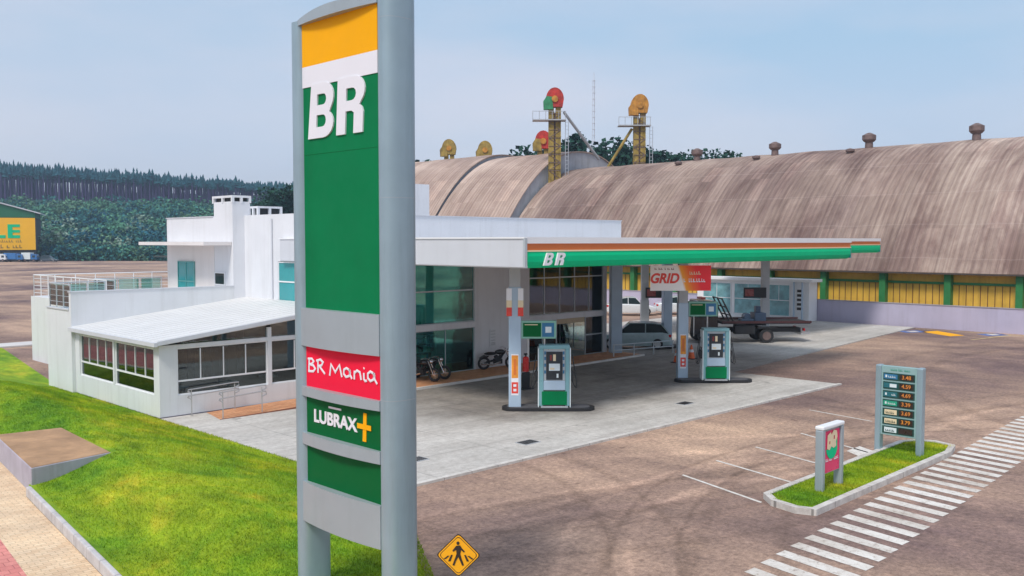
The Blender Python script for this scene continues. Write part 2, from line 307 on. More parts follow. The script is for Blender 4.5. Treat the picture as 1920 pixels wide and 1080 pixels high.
# ---------------------------------------------------------------- mesh helpers
def tag(o, label=None, cat=None, group=None, kind=None):
    if label: o['label'] = label
    if cat: o['category'] = cat
    if group: o['group'] = group
    if kind: o['kind'] = kind
    return o
def thing(name, loc, label, cat, group=None, rz=0):
    o = bpy.data.objects.new(name, None); C.objects.link(o); o.location = loc; o.rotation_euler = (0, 0, rz)
    o.empty_display_size = .3
    return tag(o, label, cat, group)
def root(o):
    while o.parent: o = o.parent
    return o
class MB:
    def __init__(s): s.v = []; s.f = []; s.m = []
    def add(s, vs, fs, mi=0):
        b = len(s.v); s.v += [tuple(p) for p in vs]; s.f += [tuple(b+i for i in f) for f in fs]; s.m += [mi]*len(fs); return s
    def box(s, x0, y0, z0, x1, y1, z1, mi=0):
        x0, x1 = sorted((x0, x1)); y0, y1 = sorted((y0, y1)); z0, z1 = sorted((z0, z1))
        return s.add([(x0,y0,z0),(x1,y0,z0),(x1,y1,z0),(x0,y1,z0),(x0,y0,z1),(x1,y0,z1),(x1,y1,z1),(x0,y1,z1)],
                     [(0,3,2,1),(4,5,6,7),(0,1,5,4),(1,2,6,5),(2,3,7,6),(3,0,4,7)], mi)
    def extr(s, pts, vec, mi=0):
        n = len(pts); pts = [Vector(p) for p in pts]; vec = Vector(vec)
        vs = pts + [p+vec for p in pts]
        return s.add(vs, [tuple(range(n))[::-1], tuple(range(n, 2*n))] + [(i, (i+1) % n, n+(i+1) % n, n+i) for i in range(n)], mi)
    def prism(s, pts, z0, z1, mi=0): return s.extr([(x, y, z0) for x, y in pts], (0, 0, z1-z0), mi)
    def cyl(s, p0, p1, r, n=12, r2=None, mi=0):
        p0 = Vector(p0); p1 = Vector(p1); r2 = r if r2 is None else r2
        d = (p1-p0).normalized(); a = d.orthogonal().normalized(); b = d.cross(a)
        vs = [p0+(a*math.cos(t)+b*math.sin(t))*r for t in [2*math.pi*i/n for i in range(n)]] + [p1+(a*math.cos(t)+b*math.sin(t))*r2 for t in [2*math.pi*i/n for i in range(n)]]
        return s.add(vs, [tuple(range(n))[::-1], tuple(range(n, 2*n))] + [(i, (i+1) % n, n+(i+1) % n, n+i) for i in range(n)], mi)
    def tube(s, pts, r, n=6, mi=0, nrm=None, sq=1.0):
        pts = [Vector(p) for p in pts]; rings = []
        for i, p in enumerate(pts):
            d = (pts[min(i+1, len(pts)-1)]-pts[max(i-1, 0)]).normalized()
            a = Vector(nrm) if nrm is not None else (d.cross(Vector((0, 0, 1))) if abs(d.z) < .95 else d.cross(Vector((1, 0, 0))))
            a = (a - d*a.dot(d)).normalized(); b = d.cross(a)
            k = 1.0
            if 0 < i < len(pts)-1:
                cosv = (pts[i+1]-pts[i]).normalized().dot((pts[i]-pts[i-1]).normalized()); k = min(1.5, 1/max(.5, math.sqrt(max(.01, (1+cosv)/2))))
            rings.append([p + a*math.cos(t)*r*sq + b*math.sin(t)*r*k for t in [2*math.pi*(j+.5)/n for j in range(n)]])
        vs = [q for g in rings for q in g]; m = len(rings)
        fs = [tuple(range(n))[::-1], tuple((m-1)*n+j for j in range(n))]
        for i in range(m-1):
            for j in range(n): fs.append((i*n+j, i*n+(j+1) % n, (i+1)*n+(j+1) % n, (i+1)*n+j))
        return s.add(vs, fs, mi)
    def ball(s, c, r, nu=10, nv=7, mi=0):
        if isinstance(r, (int, float)): r = (r, r, r)
        vs = [(c[0], c[1], c[2]-r[2])]
        for j in range(1, nv):
            t = math.pi*j/nv
            for i in range(nu):
                a = 2*math.pi*i/nu; vs.append((c[0]+r[0]*math.sin(t)*math.cos(a), c[1]+r[1]*math.sin(t)*math.sin(a), c[2]-r[2]*math.cos(t)))
        vs.append((c[0], c[1], c[2]+r[2])); fs = []
        for i in range(nu): fs.append((0, 1+(i+1) % nu, 1+i)); fs.append((len(vs)-1, 1+(nv-2)*nu+i, 1+(nv-2)*nu+(i+1) % nu))
        for j in range(nv-2):
            for i in range(nu): fs.append((1+j*nu+i, 1+j*nu+(i+1) % nu, 1+(j+1)*nu+(i+1) % nu, 1+(j+1)*nu+i))
        return s.add(vs, fs, mi)
    def torus(s, c, axis, R_, r, n=18, k=8, mi=0):
        axis = Vector(axis).normalized(); a = axis.orthogonal().normalized(); b = axis.cross(a); c = Vector(c); vs = []; fs = []
        for i in range(n):
            t = 2*math.pi*i/n; d = a*math.cos(t)+b*math.sin(t)
            for j in range(k):
                u = 2*math.pi*j/k; vs.append(c+d*(R_+r*math.cos(u))+axis*r*math.sin(u))
        for i in range(n):
            for j in range(k): fs.append((i*k+j, ((i+1) % n)*k+j, ((i+1) % n)*k+(j+1) % k, i*k+(j+1) % k))
        return s.add(vs, fs, mi)
    def build(s, name, mats, parent=None, world=True, smooth=False, bevel=0, label=None, kind=None, seg=2):
        me = bpy.data.meshes.new(name); vs = s.v
        if parent is not None and world:
            r = root(parent); iv = (Matrix.Translation(r.location) @ Matrix.Rotation(r.rotation_euler.z, 4, 'Z')).inverted()
            vs = [tuple(iv @ Vector(p)) for p in vs]
        me.from_pydata(vs, [], s.f); me.update()
        if not isinstance(mats, (list, tuple)): mats = [mats]
        for m in mats: me.materials.append(m)
        if len(mats) > 1: me.polygons.foreach_set('material_index', s.m)
        if smooth:
            me.polygons.foreach_set('use_smooth', [True]*len(me.polygons))
            try: me.set_sharp_from_angle(angle=R(35))
            except Exception: pass
        o = bpy.data.objects.new(name, me); C.objects.link(o)
        if parent is not None: o.parent = parent
        if bevel:
            b = o.modifiers.new('bevel', 'BEVEL'); b.width = bevel; b.segments = seg; b.limit_method = 'ANGLE'; b.angle_limit = R(40); b.harden_normals = False
        if label: o['label'] = label
        if kind: o['kind'] = kind
        return o
def struct(mb, name, m, **k): return mb.build(name, m, kind='structure', **k)
def copy_tree(o, parent=None):
    c = o.copy(); C.objects.link(c); c.parent = parent
    for ch in list(o.children): copy_tree(ch, c)
    return c
def bx(*a): return MB().box(*a)
dg = None
def text(body, size, frame, parent, m, name='lettering', shear=0, offset=0, ext=.006, ax='CENTER', sx=1.0, world=True, label=None):
    """flat raised lettering; frame = (origin, u, v): u reading direction, v up"""
    cu = bpy.data.curves.new(name, 'FONT'); cu.body = body; cu.size = size; cu.shear = shear; cu.offset = offset; cu.extrude = ext; cu.align_x = ax; cu.align_y = 'CENTER'
    t = bpy.data.objects.new('tmp', cu); C.objects.link(t)
    me = bpy.data.meshes.new_from_object(t.evaluated_get(bpy.context.evaluated_depsgraph_get()))
    bpy.data.objects.remove(t); bpy.data.curves.remove(cu)
    o_, u, v = (Vector(q) for q in frame); nrm = u.cross(v)
    mb = MB(); mb.add([o_+u*(p.co.x*sx)+v*p.co.y+nrm*(p.co.z+ext+.003) for p in me.vertices], [tuple(p.vertices) for p in me.polygons])
    bpy.data.meshes.remove(me)
    return mb.build(name, m, parent, world=world, label=label)
def shape(loops, frame, parent, m, name='lettering', ext=.01, world=True, off=.003):
    """filled 2-D outline with holes, extruded"""
    cu = bpy.data.curves.new(name, 'CURVE'); cu.dimensions = '2D'; cu.fill_mode = 'BOTH'; cu.extrude = ext
    for lp in loops:
        s = cu.splines.new('POLY'); s.points.add(len(lp)-1); s.use_cyclic_u = True
        for q, (x, y) in zip(s.points, lp): q.co = (x, y, 0, 1)
    t = bpy.data.objects.new('tmp', cu); C.objects.link(t)
    me = bpy.data.meshes.new_from_object(t.evaluated_get(bpy.context.evaluated_depsgraph_get()))
    bpy.data.objects.remove(t); bpy.data.curves.remove(cu)
    o_, u, v = (Vector(q) for q in frame); nrm = u.cross(v)
    mb = MB(); mb.add([o_+u*p.co.x+v*p.co.y+nrm*(p.co.z+ext+off) for p in me.vertices], [tuple(p.vertices) for p in me.polygons])
    bpy.data.meshes.remove(me)
    return mb.build(name, m, parent, world=world)
def strokes(lines, r, frame, parent, m, name='lettering', world=True, sq=.35):
    o_, u, v = (Vector(q) for q in frame); nrm = u.cross(v); mb = MB()
    for k, ln in enumerate(lines): mb.tube([o_+u*x+v*y+nrm*(.004+.0007*k) for x, y in ln], r, 8, 0, nrm, sq)
    return mb.build(name, m, parent, world=world, smooth=True)
def arc(cx, cy, rx, ry, a0, a1, n=8): return [(cx+rx*math.cos(R(a0+(a1-a0)*i/n)), cy+ry*math.sin(R(a0+(a1-a0)*i/n))) for i in range(n+1)]
def br_loops(W, Hh, sh=.17):
    """outlines of the slanted capital letters B and R: W total width, Hh height"""
    def S(p): return [((x + sh*y)*W, y*Hh) for x, y in p]
    B_o = [(0, 0), (.25, 0)] + arc(.25, .25, .165, .25, -90, 55, 8) + arc(.25, .72, .155, .28, -35, 90, 8) + [(.25, 1.0), (.03, 1.0)]
    B_1 = [(.135, .20), (.24, .20)] + arc(.24, .31, .055, .11, -90, 90, 6) + [(.135, .42)]
    B_2 = [(.135, .60), (.24, .60)] + arc(.24, .70, .05, .10, -90, 90, 6) + [(.135, .80)]
    R_o = [(.47, 0), (.61, 0), (.61, .40), (.70, .40), (.74, .36), (.74, 0), (.88, 0), (.88, .36)] + [(.86, .44), (.82, .49)] + arc(.73, .74, .165, .26, -45, 90, 8) + [(.47, 1.0)]
    R_1 = [(.61, .58), (.70, .58)] + arc(.70, .69, .065, .11, -90, 90, 6) + [(.61, .80)]
    return [S(B_o), S(B_1), S(B_2)], [S(R_o), S(R_1)]
# ================================================================ GROUND
struct(MB().add([(-500, -500, 0), (1500, -500, 0), (1500, 1500, 0), (-500, 1500, 0)], [(0, 1, 2, 3)]), 'ground', M['asphalt'])
ap = MB().prism([(13.9, 18.35), (38.35, 18.2), (38.25, 23.45), (67.6, 26.3), (67.6, 44), (44, 44), (44, 32.3), (13.9, 32.3)], .004, .06)
struct(ap, 'forecourt', M['apron'])
ke = MB().extr([(13.9, 18.2, .0), (38.5, 18.05, 0), (38.5, 18.05, .068), (13.9, 18.2, .068)], (0, .17, 0))
struct(ke, 'forecourt_edge', m_kerb('edge_stone', 0, (.45, .42, .38), (.70, .67, .62)))
# pavement strip round the side of the building
struct(bx(9.0, 59.2, .01, 24, 61.2, .10), 'side_pavement', M['tarmac_pale'])
# sidewalk with its yellow and red bands
def KX(y): return 6.56 + (y-17.47)*.114
def along(t, off): # line of the kerb foot; t = y, off = metres to the left
    return (KX(t) - off, t)
struct(MB().add([(*along(2, 1.12), .008), (*along(2, 0), .008), (*along(24.3, 0), .008), (*along(24.3, -.35), .008), (*along(29.6, -.35), .008), (*along(29.6, 0), .008), (*along(70, 0), .008), (*along(70, 1.12), .008)], [tuple(range(8))]), 'sidewalk', M['walk_yellow'])
struct(MB().add([(*along(2, 4.2), .012), (*along(2, 1.12), .012), (*along(70, 1.12), .012), (*along(70, 4.2), .012)], [(0, 1, 2, 3)]), 'red_sidewalk_band', M['walk_red'])
kb = MB()
kb.extr([(*along(9, 0), 0), (*along(24.3, 0), 0), (*along(24.3, -.12), 0), (*along(9, -.12), 0)], (0, 0, .25))
kb.extr([(*along(29.6, 0), 0), (*along(70, 0), 0), (*along(70, -.12), 0), (*along(29.6, -.12), 0)], (0, 0, .25))
struct(kb, 'kerb', m_kerb('kerb_stone', 1, (.40, .38, .38), (.62, .60, .59)), bevel=.025)
def lawn_h(x, y):
    t = max(0, min(1, (x - (KX(y)+.25))/2.6)); q = max(0, min(1, (13.9-x)/3.2))
    f = .5*t*t*(3-2*t) + .23
    return .07 + (f-.07)*q*q*(3-2*q)
def lawn_edge(y):      # right-hand limit of the grass
    if y > 18.3: return 13.86
    return 13.86 - (18.3-y)*.62
lw = MB(); ny = 110; nx = 30; ys = [4 + 55*i/ny for i in range(ny+1)]
for y in ys:
    xl = KX(y)+(.45 if 24.5 < y < 29.1 else .10); xr = lawn_edge(y)
    if y > 41: xr = 13.86 + (y-41)*.16
    for j in range(nx+1):
        x = xl + (xr-xl)*j/nx
        lw.v.append((x, y, lawn_h(x, y) if j < nx else .062))
for i in range(ny):
    for j in range(nx):
        a = i*(nx+1)+j; lw.f.append((a, a+1, a+nx+2, a+nx+1)); lw.m.append(0)
struct(lw, 'lawn', M['lawn'], smooth=True)
random.seed(4)
gb = MB(); V = gb.v; Fc = gb.f
for i in range(150000):
    y = 10.5 + 31*random.random()**1.35; xl = KX(y)+.22; xr = lawn_edge(y)+.03
    x = xl + (xr-xl)*random.random()
    if 7.5 < x < 9.75 and 24.6 < y < 29.2: continue
    z = lawn_h(x, y)-.01; a = random.random()*6.283; h = .035+.045*random.random()**2; wd = .006+.006*random.random()
    lx = random.gauss(0, .022); ly = random.gauss(0, .022); b = len(V)
    V += [(x-math.cos(a)*wd, y-math.sin(a)*wd, z), (x+math.cos(a)*wd, y+math.sin(a)*wd, z), (x+lx, y+ly, z+h)]; Fc.append((b, b+1, b+2))
gb.m = [0]*len(Fc)
o = gb.build('grass', M['blade']); tag(o, kind='stuff', label='short green and yellowing grass on the sloping lawn', cat='grass')
# painted markings
cw = MB(); k = 0; x = 8.0
while x < 62:
    y0 = 9.03 + .057*(x-15.17); y1 = 7.30 + .057*(x-15.17)
    cw.add([(x, y0, .008), (x-.30, y1, .008), (x+.04, y1-.02, .008), (x+.34, y0-.02, .008)], [(0, 1, 2, 3)]); x += .663
struct(cw, 'crosswalk', M['paint_white'])
pk = MB()
for (a, b, c_, d) in [(20.55, 14.05, 19.70, 11.2), (22.6, 14.3, 21.9, 11.5), (24.95, 14.4, 24.3, 12.0), (27.8, 14.4, 26.6, 11.5), (31.9, 16.2, 31.4, 13.6)]:
    pk.add([(a-.05, b, .008), (c_-.05, d, .008), (c_+.05, d, .008), (a+.05, b, .008)], [(0, 1, 2, 3)])
pk.add([(26.4, 12.2, .008), (25.9, 11.5, .008), (26.9, 11.5, .008), (27.3, 12.2, .008)], [(0, 1, 2, 3)])
struct(pk, 'parking_lines', M['paint_white'])
bay = MB()
bay.add([(65.1, 24.9, .008), (63.3, 22.3, .008), (64.5, 21.8, .008), (66.5, 24.3, .008)], [(0, 1, 2, 3)], 0)
bay.add([(62.9, 24.4, .008), (62.2, 23.6, .008), (64.6, 23.9, .008), (65.6, 25.4, .008), (64.8, 26.2, .008)], [(0, 1, 2, 3, 4)], 1) if False else None
for (x0, y0) in ((63.6, 25.3), (65.3, 20.6)):
    bay.add([(x0, y0, .008), (x0+1.5, y0-.9, .008), (x0+2.3, y0+.1, .008), (x0+.8, y0+1.0, .008)], [(0, 1, 2, 3)], 1)
    bay.add([(x0+.7, y0-.05, .012), (x0+1.3, y0-.4, .012), (x0+1.7, y0+.1, .012), (x0+1.1, y0+.5, .012)], [(0, 1, 2, 3)], 2)
bay.add([(67.1, 26.0, .008), (66.95, 26.0, .008), (66.95, 12, .008), (67.1, 12, .008)], [(0, 1, 2, 3)], 3)
bay.add([(62.0, 20.6, .008), (61.9, 20.5, .008), (66.9, 19.6, .008), (66.9, 19.75, .008)], [(0, 1, 2, 3)], 3)
struct(bay, 'bay_markings', [M['yellow_pan'], mat('faded_blue_paint', (.10, .16, .38), .8, .3, 3), M['paint_white'], mat('faded_yellow_paint', (.62, .48, .22), .8, .2, 2)])
# traffic island
P = [(20.05, 11.35), (19.62, 10.9), (19.45, 10.2), (19.62, 9.75), (27.9, 9.72), (28.9, 9.95), (29.15, 10.6), (28.85, 11.15), (28.3, 11.42)]
cxm = sum(p[0] for p in P)/len(P); cym = sum(p[1] for p in P)/len(P)
def inset(P, d):
    out = []
    n = len(P)
    for i in range(n):
        a = Vector(P[i-1]); b = Vector(P[i]); c_ = Vector(P[(i+1) % n])
        e1 = (b-a).normalized(); e2 = (c_-b).normalized(); n1 = Vector((-e1.y, e1.x)); n2 = Vector((-e2.y, e2.x)); q = (n1+n2).normalized(); q = q/max(.5, q.dot(n1))
        out.append(tuple(b+q*d))
    return out
Pi = inset(P, .17); n = len(P)
ti = MB(); vs = [(x, y, 0) for x, y in P] + [(x, y, .15) for x, y in P] + [(x, y, .15) for x, y in Pi] + [(x, y, 0) for x, y in Pi]
ti.add(vs, [(i, (i+1) % n, n+(i+1) % n, n+i) for i in range(n)] + [(n+i, n+(i+1) % n, 2*n+(i+1) % n, 2*n+i) for i in range(n)] + [(2*n+i, 2*n+(i+1) % n, 3*n+(i+1) % n, 3*n+i) for i in range(n)])
struct(ti, 'island_kerb', m_kerb('island_kerb_stone', 0, (.42, .38, .35), (.68, .65, .60)))
struct(MB().add([(x, y, .12) for x, y in inset(P, .12)], [tuple(range(n))]), 'island_lawn', M['lawn'])
g2 = MB(); V = g2.v; Fc = g2.f
for i in range(16000):
    x = 19.7 + 9.1*random.random(); y = 9.92 + 1.3*random.random()
    if x < 20.0 and y > 10.9: continue
    a = random.random()*6.283; h = .03+.05*random.random()**2; wd = .006+.005*random.random(); b = len(V); lx = random.gauss(0, .02); ly = random.gauss(0, .02)
    V += [(x-math.cos(a)*wd, y-math.sin(a)*wd, .118), (x+math.cos(a)*wd, y+math.sin(a)*wd, .118), (x+lx, y+ly, .12+h)]; Fc.append((b, b+1, b+2))
g2.m = [0]*len(Fc)
tag(g2.build('grass', M['blade']), kind='stuff', label='short grass inside the kerbed traffic island', cat='grass')
# ---- hill on the left, far away
def hill_h(x, y):
    s = 2**-.5; d = (x+y)*s; lat = (x-y)*s
    r = max(0, min(1, (d-292)/235)); r = r*r*(3-2*r)
    far = max(0, min(1, (d-556)/26))
    # the ground rises a little more at the left end of the view
    r2 = 27 + 3.0*max(-1, min(1, (-lat-100)/150))
    fall = max(0, min(1, (-lat+20)/110)); fall = fall*fall*(3-2*fall)
    return -.6 + (r*r2 + far*8)*fall
hl = MB(); nd = 90; nl = 50; s_ = 2**-.5
for i in range(nd+1):
    d = 288 + (1300-288)*(i/nd)**1.5
    for j in range(nl+1):
        lat = -620 + 700*j/nl; x = (d+lat)*s_; y = (d-lat)*s_; hl.v.append((x, y, hill_h(x, y)))
for i in range(nd):
    for j in range(nl):
        a = i*(nl+1)+j; hl.f.append((a, a+1, a+nl+2, a+nl+1)); hl.m.append(0)
struct(hl, 'hill', M['hill'], smooth=True)
s2 = 2**-.5
def P(d, px):      # ground point from distance ahead and sideways ratio (metres)
    lat = (px-960)/1722*d; return ((d+lat)*s2, (d-lat)*s2)
# ================================================================ STATION BUILDING
B = thing('station_building', (13.9, 31.4, 0), 'white two storey filling station building with low glazed wing and roof terrace', 'building')
W = M['wing_white']
# --- wing
wg = MB()
wg.box(13.9, 31.4, 0, 14.56, 31.6, 2.62)                 # corner pier
wg.box(14.56, 31.4, 0, 21.6, 31.6, .80)                  # front sill wall
wg.box(14.56, 31.4, 2.49, 21.6, 31.6, 2.62)              # lintel
wg.box(18.16, 31.395, .80, 18.32, 31.6, 2.49); wg.box(18.16, 31.395, 2.62, 18.32, 31.6, 3.0)
wg.box(13.9, 31.6, 0, 14.1, 39.3, .84); wg.box(13.9, 31.6, 2.49, 14.1, 39.3, 2.70)
wg.box(13.897, 31.6, .84, 14.1, 31.85, 2.49); wg.box(13.897, 38.85, .84, 14.1, 39.3, 2.49); wg.box(13.89, 35.32, .84, 14.1, 35.46, 2.49)
wg.extr([(21.45, 31.4, 2.62), (21.6, 31.4, 2.62), (21.6, 31.4, 3.44), (21.45, 31.4, 3.42)], (0, .2, 0))
wg.build('wing_wall', W, B)
pl = MB(); pl.box(13.88, 31.38, 0, 21.6, 31.40, .09); pl.box(13.88, 31.40, 0, 13.90, 39.3, .07)
pl.build('plinth', mat('dark_plinth', (.10, .09, .13), .8, .2, 2), B)
zr = lambda x: 2.72+(x-13.9)*.113
rf = MB()
rf.extr([(13.72, 31.2, zr(13.72)), (21.6, 31.2, zr(21.6)), (21.6, 31.2, zr(21.6)+.09), (13.72, 31.2, zr(13.72)+.09)], (0, 8.1, 0))
for k in range(16): # standing seams
    y = 31.35+k*.5; rf.extr([(13.74, y, zr(13.74)+.088), (21.58, y, zr(21.58)+.088), (21.58, y, zr(21.58)+.105), (13.74, y, zr(13.74)+.105)], (0, .03, 0))
R0 = rf.build('wing_roof', M['roof_white'], B)
gt = MB(); gt.extr([(13.60, 31.12, 2.62), (13.74, 31.12, 2.62), (13.74, 31.12, 2.78), (13.60, 31.12, 2.78)], (0, 8.16, 0))
gt.extr([(13.74, 31.12, zr(13.74)-.05), (21.6, 31.12, zr(21.6)-.05), (21.6, 31.12, zr(21.6)+.11), (13.74, 31.12, zr(13.74)+.11)], (0, .075, 0))
gt.build('gutter', M['can_grey'], R0, bevel=.01)
def window(face, a0, a1, z0, z1, pos, n, rails=(), m=None, gm='glass_dark', fr=.045, dep=.06, name='window'):
    """face 'y': plane y=pos seen from -y; face 'x': plane x=pos seen from -x"""
    f = MB(); p = MB()
    def q(mb, a, b, c, d, e, g): mb.box(a, pos+e, c, b, pos+g, d) if face == 'y' else mb.box(pos+e, a, c, pos+g, b, d)
    q(f, a0, a1, z0, z0+fr, 0, dep); q(f, a0, a1, z1-fr, z1, 0, dep)
    q(f, a0, a0+fr, z0+fr, z1-fr, 0, dep); q(f, a1-fr, a1, z0+fr, z1-fr, 0, dep)
    zz = sorted([z0+fr] + [r for r in rails] + [z1-fr])
    for r in rails: q(f, a0+fr, a1-fr, r-.03, r+.03, -.003, dep-.003)
    for i in range(1, n):
        a = a0+(a1-a0)*i/n
        for za, zb in zip(zz[:-1], zz[1:]):
            if rails and zb <= rails[0]+.001 and name == 'window': continue
            q(f, a-.018, a+.018, za+.03, zb-.03, .004, dep-.01)
    wf = f.build(name, M[m or 'frame_white'], B_cur)
    q(p, a0+fr, a1-fr, z0+fr, z1-fr, dep*.5, dep*.5+.008)
    p.build('pane', M[gm], wf); return wf
B_cur = B
window('x', 31.85, 35.32, .84, 2.49, 13.95, 4, (1.40,)); window('x', 35.46, 38.85, .84, 2.49, 13.95, 4, (1.40,))
window('y', 14.56, 18.16, .80, 2.49, 31.45, 4, (1.30,)); window('y', 18.32, 21.45, .80, 2.49, 31.45, 3, (1.30,))
# clerestory triangle
cl = MB(); cl.extr([(14.75, 31.48, 2.63), (18.15, 31.48, 2.63), (18.15, 31.48, 3.17), (14.75, 31.48, 2.79)], (0, .01, 0)); cl.extr([(18.33, 31.48, 2.63), (21.44, 31.48, 2.63), (21.44, 31.48, 3.54), (18.33, 31.48, 3.19)], (0, .01, 0))
cl.build('clerestory_pane', M['glass_dark'], B)
ct = MB(); ct.extr([(13.95, 31.42, 2.625), (21.6, 31.42, 3.46), (21.6, 31.42, 3.56), (13.95, 31.42, 2.72)], (0, .12, 0)); ct.build('clerestory_frame', M['frame_white'], B)
# inside of the wing: floor, brick-coloured back wall, tables
inn = MB(); inn.box(14.1, 31.62, .062, 21.45, 39.28, .10, 0); inn.box(14.12, 39.15, .1, 21.5, 39.28, 2.7, 1); inn.box(21.4, 31.7, .1, 21.55, 39.1, 3.4, 2)
for k in range(9): inn.box(14.6+k*.8, 39.10, .1, 14.95+k*.8, 39.15, 2.4, 2)
inn.build('interior', [mat('floor_tile_brown', (.16, .08, .05), .5, .2, 2), mat('brick_red_wall', (.30, .13, .09), .8, .2, 1), M['dark']], B)
random.seed(11)
for (tx, ty, tl) in ((15.3, 33.0, 'white café table just inside the front corner of the glazed wing'), (15.3, 35.0, 'white café table in the middle behind the left wing windows'), (15.3, 37.0, 'white café table at the far end behind the left wing windows'), (17.3, 33.0, 'white café table behind the front wing windows above the ramp foot'), (19.2, 33.2, 'white café table behind the front wing window nearest the totem')):
    t_ = thing('cafe_table', (tx, ty, .1), tl, 'table', 'tables seen through the wing windows')
    MB().cyl((0, 0, .72), (0, 0, .75), .38, 20).build('tabletop', M['white_pan'], t_, world=False)
    MB().cyl((0, 0, .02), (0, 0, .72), .03, 8).cyl((0, 0, 0), (0, 0, .02), .22, 12).build('pedestal', M['black'], t_, world=False)
# --- parapet wall above the wing, side block and terrace
tw = MB()
tw.box(13.75, 39.3, 0, 20.995, 39.5, 4.20)
tw.box(13.75, 39.5, 0, 20.99, 42.1, 3.45)
tw.box(16.3, 42.1, 0, 20.99, 52.3, 3.40); tw.box(20.99, 46.2, 0, 24, 52.3, 3.40)
tw.build('terrace_wall', W, B)
cp = MB(); cp.box(13.71, 39.27, 4.2, 21.0, 39.53, 4.24); cp.box(13.71, 39.53, 3.45, 13.95, 42.14, 3.50); cp.build('coping', M['can_grey'], B)
def railing(pts, z0, h, post=.95, glassm=None, name='terrace_railing', m='alu', mids=3, rt=.025):
    r = MB(); g = MB()
    for (a, b) in zip(pts[:-1], pts[1:]):
        a = Vector((*a, z0)); b = Vector((*b, z0)); n_ = max(1, round((b-a).length/post))
        for i in range(n_+1):
            p = a.lerp(b, i/n_); r.cyl(p, p+Vector((0, 0, h)), .022, 6)
        r.cyl(a+Vector((0, 0, h)), b+Vector((0, 0, h)), rt, 8)
        for k in range(mids): r.cyl(a+Vector((0, 0, h*(k+1)/(mids+1))), b+Vector((0, 0, h*(k+1)/(mids+1))), .010, 5)
        if glassm:
            for i in range(n_):
                p = a.lerp(b, (i+.06)/n_); q_ = a.lerp(b, (i+.94)/n_); t = (q_-p).cross(Vector((0, 0, 1))).normalized()*.006
                g.extr([p+Vector((0, 0, .08)), q_+Vector((0, 0, .08)), q_+Vector((0, 0, h-.06)), p+Vector((0, 0, h-.06))], t)
    o = r.build(name, M[m], B, smooth=True)
    if glassm: g.build('glass_panel', M[glassm], o)
    return o
railing([(13.85, 39.6), (13.85, 42.0), (16.2, 42.0)], 3.5, 1.0, .8, 'glass_rail', 'glass_railing')
railing([(16.4, 42.4), (16.4, 52.1), (23.8, 52.1)], 3.4, 1.12, 1.05, None, 'terrace_railing', 'frame_white', 5)
railing([(17.4, 44.0), (17.4, 46.5), (20.8, 46.5)], 3.4, 1.05, 1.0, 'glass_rail', 'glass_railing')
# --- main volume
WH = M['white']
mv = MB()
mv.box(21.0, 39.3, 0, 21.9, 41.1, 8.08); mv.box(21.0, 41.1, 0, 24, 46.2, 7.45)
mv.box(21.6, 32.3, 5.4, 41, 32.5, 7.42)                 # long parapet over the canopy
mv.box(21.6, 32.5, 5.4, 21.8, 39.3, 7.50); mv.box(40.8, 32.5, 5.4, 41, 50, 7.42); mv.box(24, 49.8, 0, 41, 50, 7.4)
mv.box(21.8, 32.5, 7.0, 24.0, 46.1, 7.1); mv.box(24.0, 32.5, 7.0, 40.8, 49.8, 7.1)
mv.box(21.6, 32.3, 0, 22.5, 32.5, 5.4); mv.box(21.6, 32.5, 0, 21.8, 33.0, 5.4); mv.box(21.6, 36.4, 0, 21.8, 39.3, 5.4); mv.box(21.6, 33.0, 0, 21.8, 36.4, 3.62)
mv.box(29.8, 32.3, 0, 33.55, 32.5, 5.4); mv.box(39.5, 32.3, 0, 39.75, 32.5, 5.4)
mv.box(22.5, 32.27, 2.2, 29.8, 32.5, 2.46); mv.box(33.55, 32.27, 2.2, 39.5, 32.5, 2.46)
mv.box(39.55, 37.8, 0, 39.75, 49.8, 5.4)
mv.build('main_wall', WH, B)
pc = MB(); pc.box(21.57, 32.26, 7.42, 41.03, 32.53, 7.46); pc.box(20.96, 41.2, 7.45, 21.12, 46.24, 7.49); pc.build('parapet_cap', M['can_grey'], B)
sl = MB().box(19.6, 39.4, 6.10, 20.98, 46.4, 6.26); sl.build('slab_canopy', M['pinkwhite'], B)
pr_ = MB().box(20.988, 41.12, 3.4, 20.998, 46.19, 6.10); pr_.build('terrace_facade', M['pinkwhite'], B)
# chimneys with slots
for (x0, y0, x1, y1, zb, zt) in ((20.97, 39.27, 21.95, 41.2, 8.08, 8.42), (23.6, 41.6, 25.0, 42.6, 7.45, 8.05)):
    ch = MB()
    ch.box(x0, y0, zt-.10, x1, y1, zt); ch.box(x0+.05, y0+.05, zb, x1-.05, y1-.05, zb+.06)
    for (a, b) in ((x0, y0), (x1-.12, y0), (x0, y1-.12), (x1-.12, y1-.12), ((x0+x1)/2-.06, y0), (x0, (y0+y1)/2-.06)): ch.box(a, b, zb, a+.12, b+.12, zt-.1)
    cc = ch.build('chimney', WH, B); bx(x0+.15, y0+.15, zb+.06, x1-.15, y1-.15, zt-.1).build('vent_slot', M['dark'], cc)
ph = MB().box(23.5, 33.4, 7.1, 27.9, 37.5, 8.95); ph.build('penthouse', WH, B); 
# downpipe and little wall fittings
dp = MB(); dp.cyl((21.55, 35.6+1.2, 3.7), (21.55, 36.8, 7.3), .035, 8); dp.build('downpipe', M['can_grey'], B)
# terrace door and small window
window('x', 43.1, 44.9, 3.42, 5.30, 20.92, 2, (4.3,), 'frame_teal', 'blue_film', name='terrace_door')
window('x', 40.05, 41.05, 4.22, 4.82, 20.94, 1, (), 'frame_white', 'carglass', name='small_window')
window('x', 33.0, 36.4, 3.62, 5.38, 21.62, 2, (4.5,), 'frame_white', 'blue_film', name='teal_window')
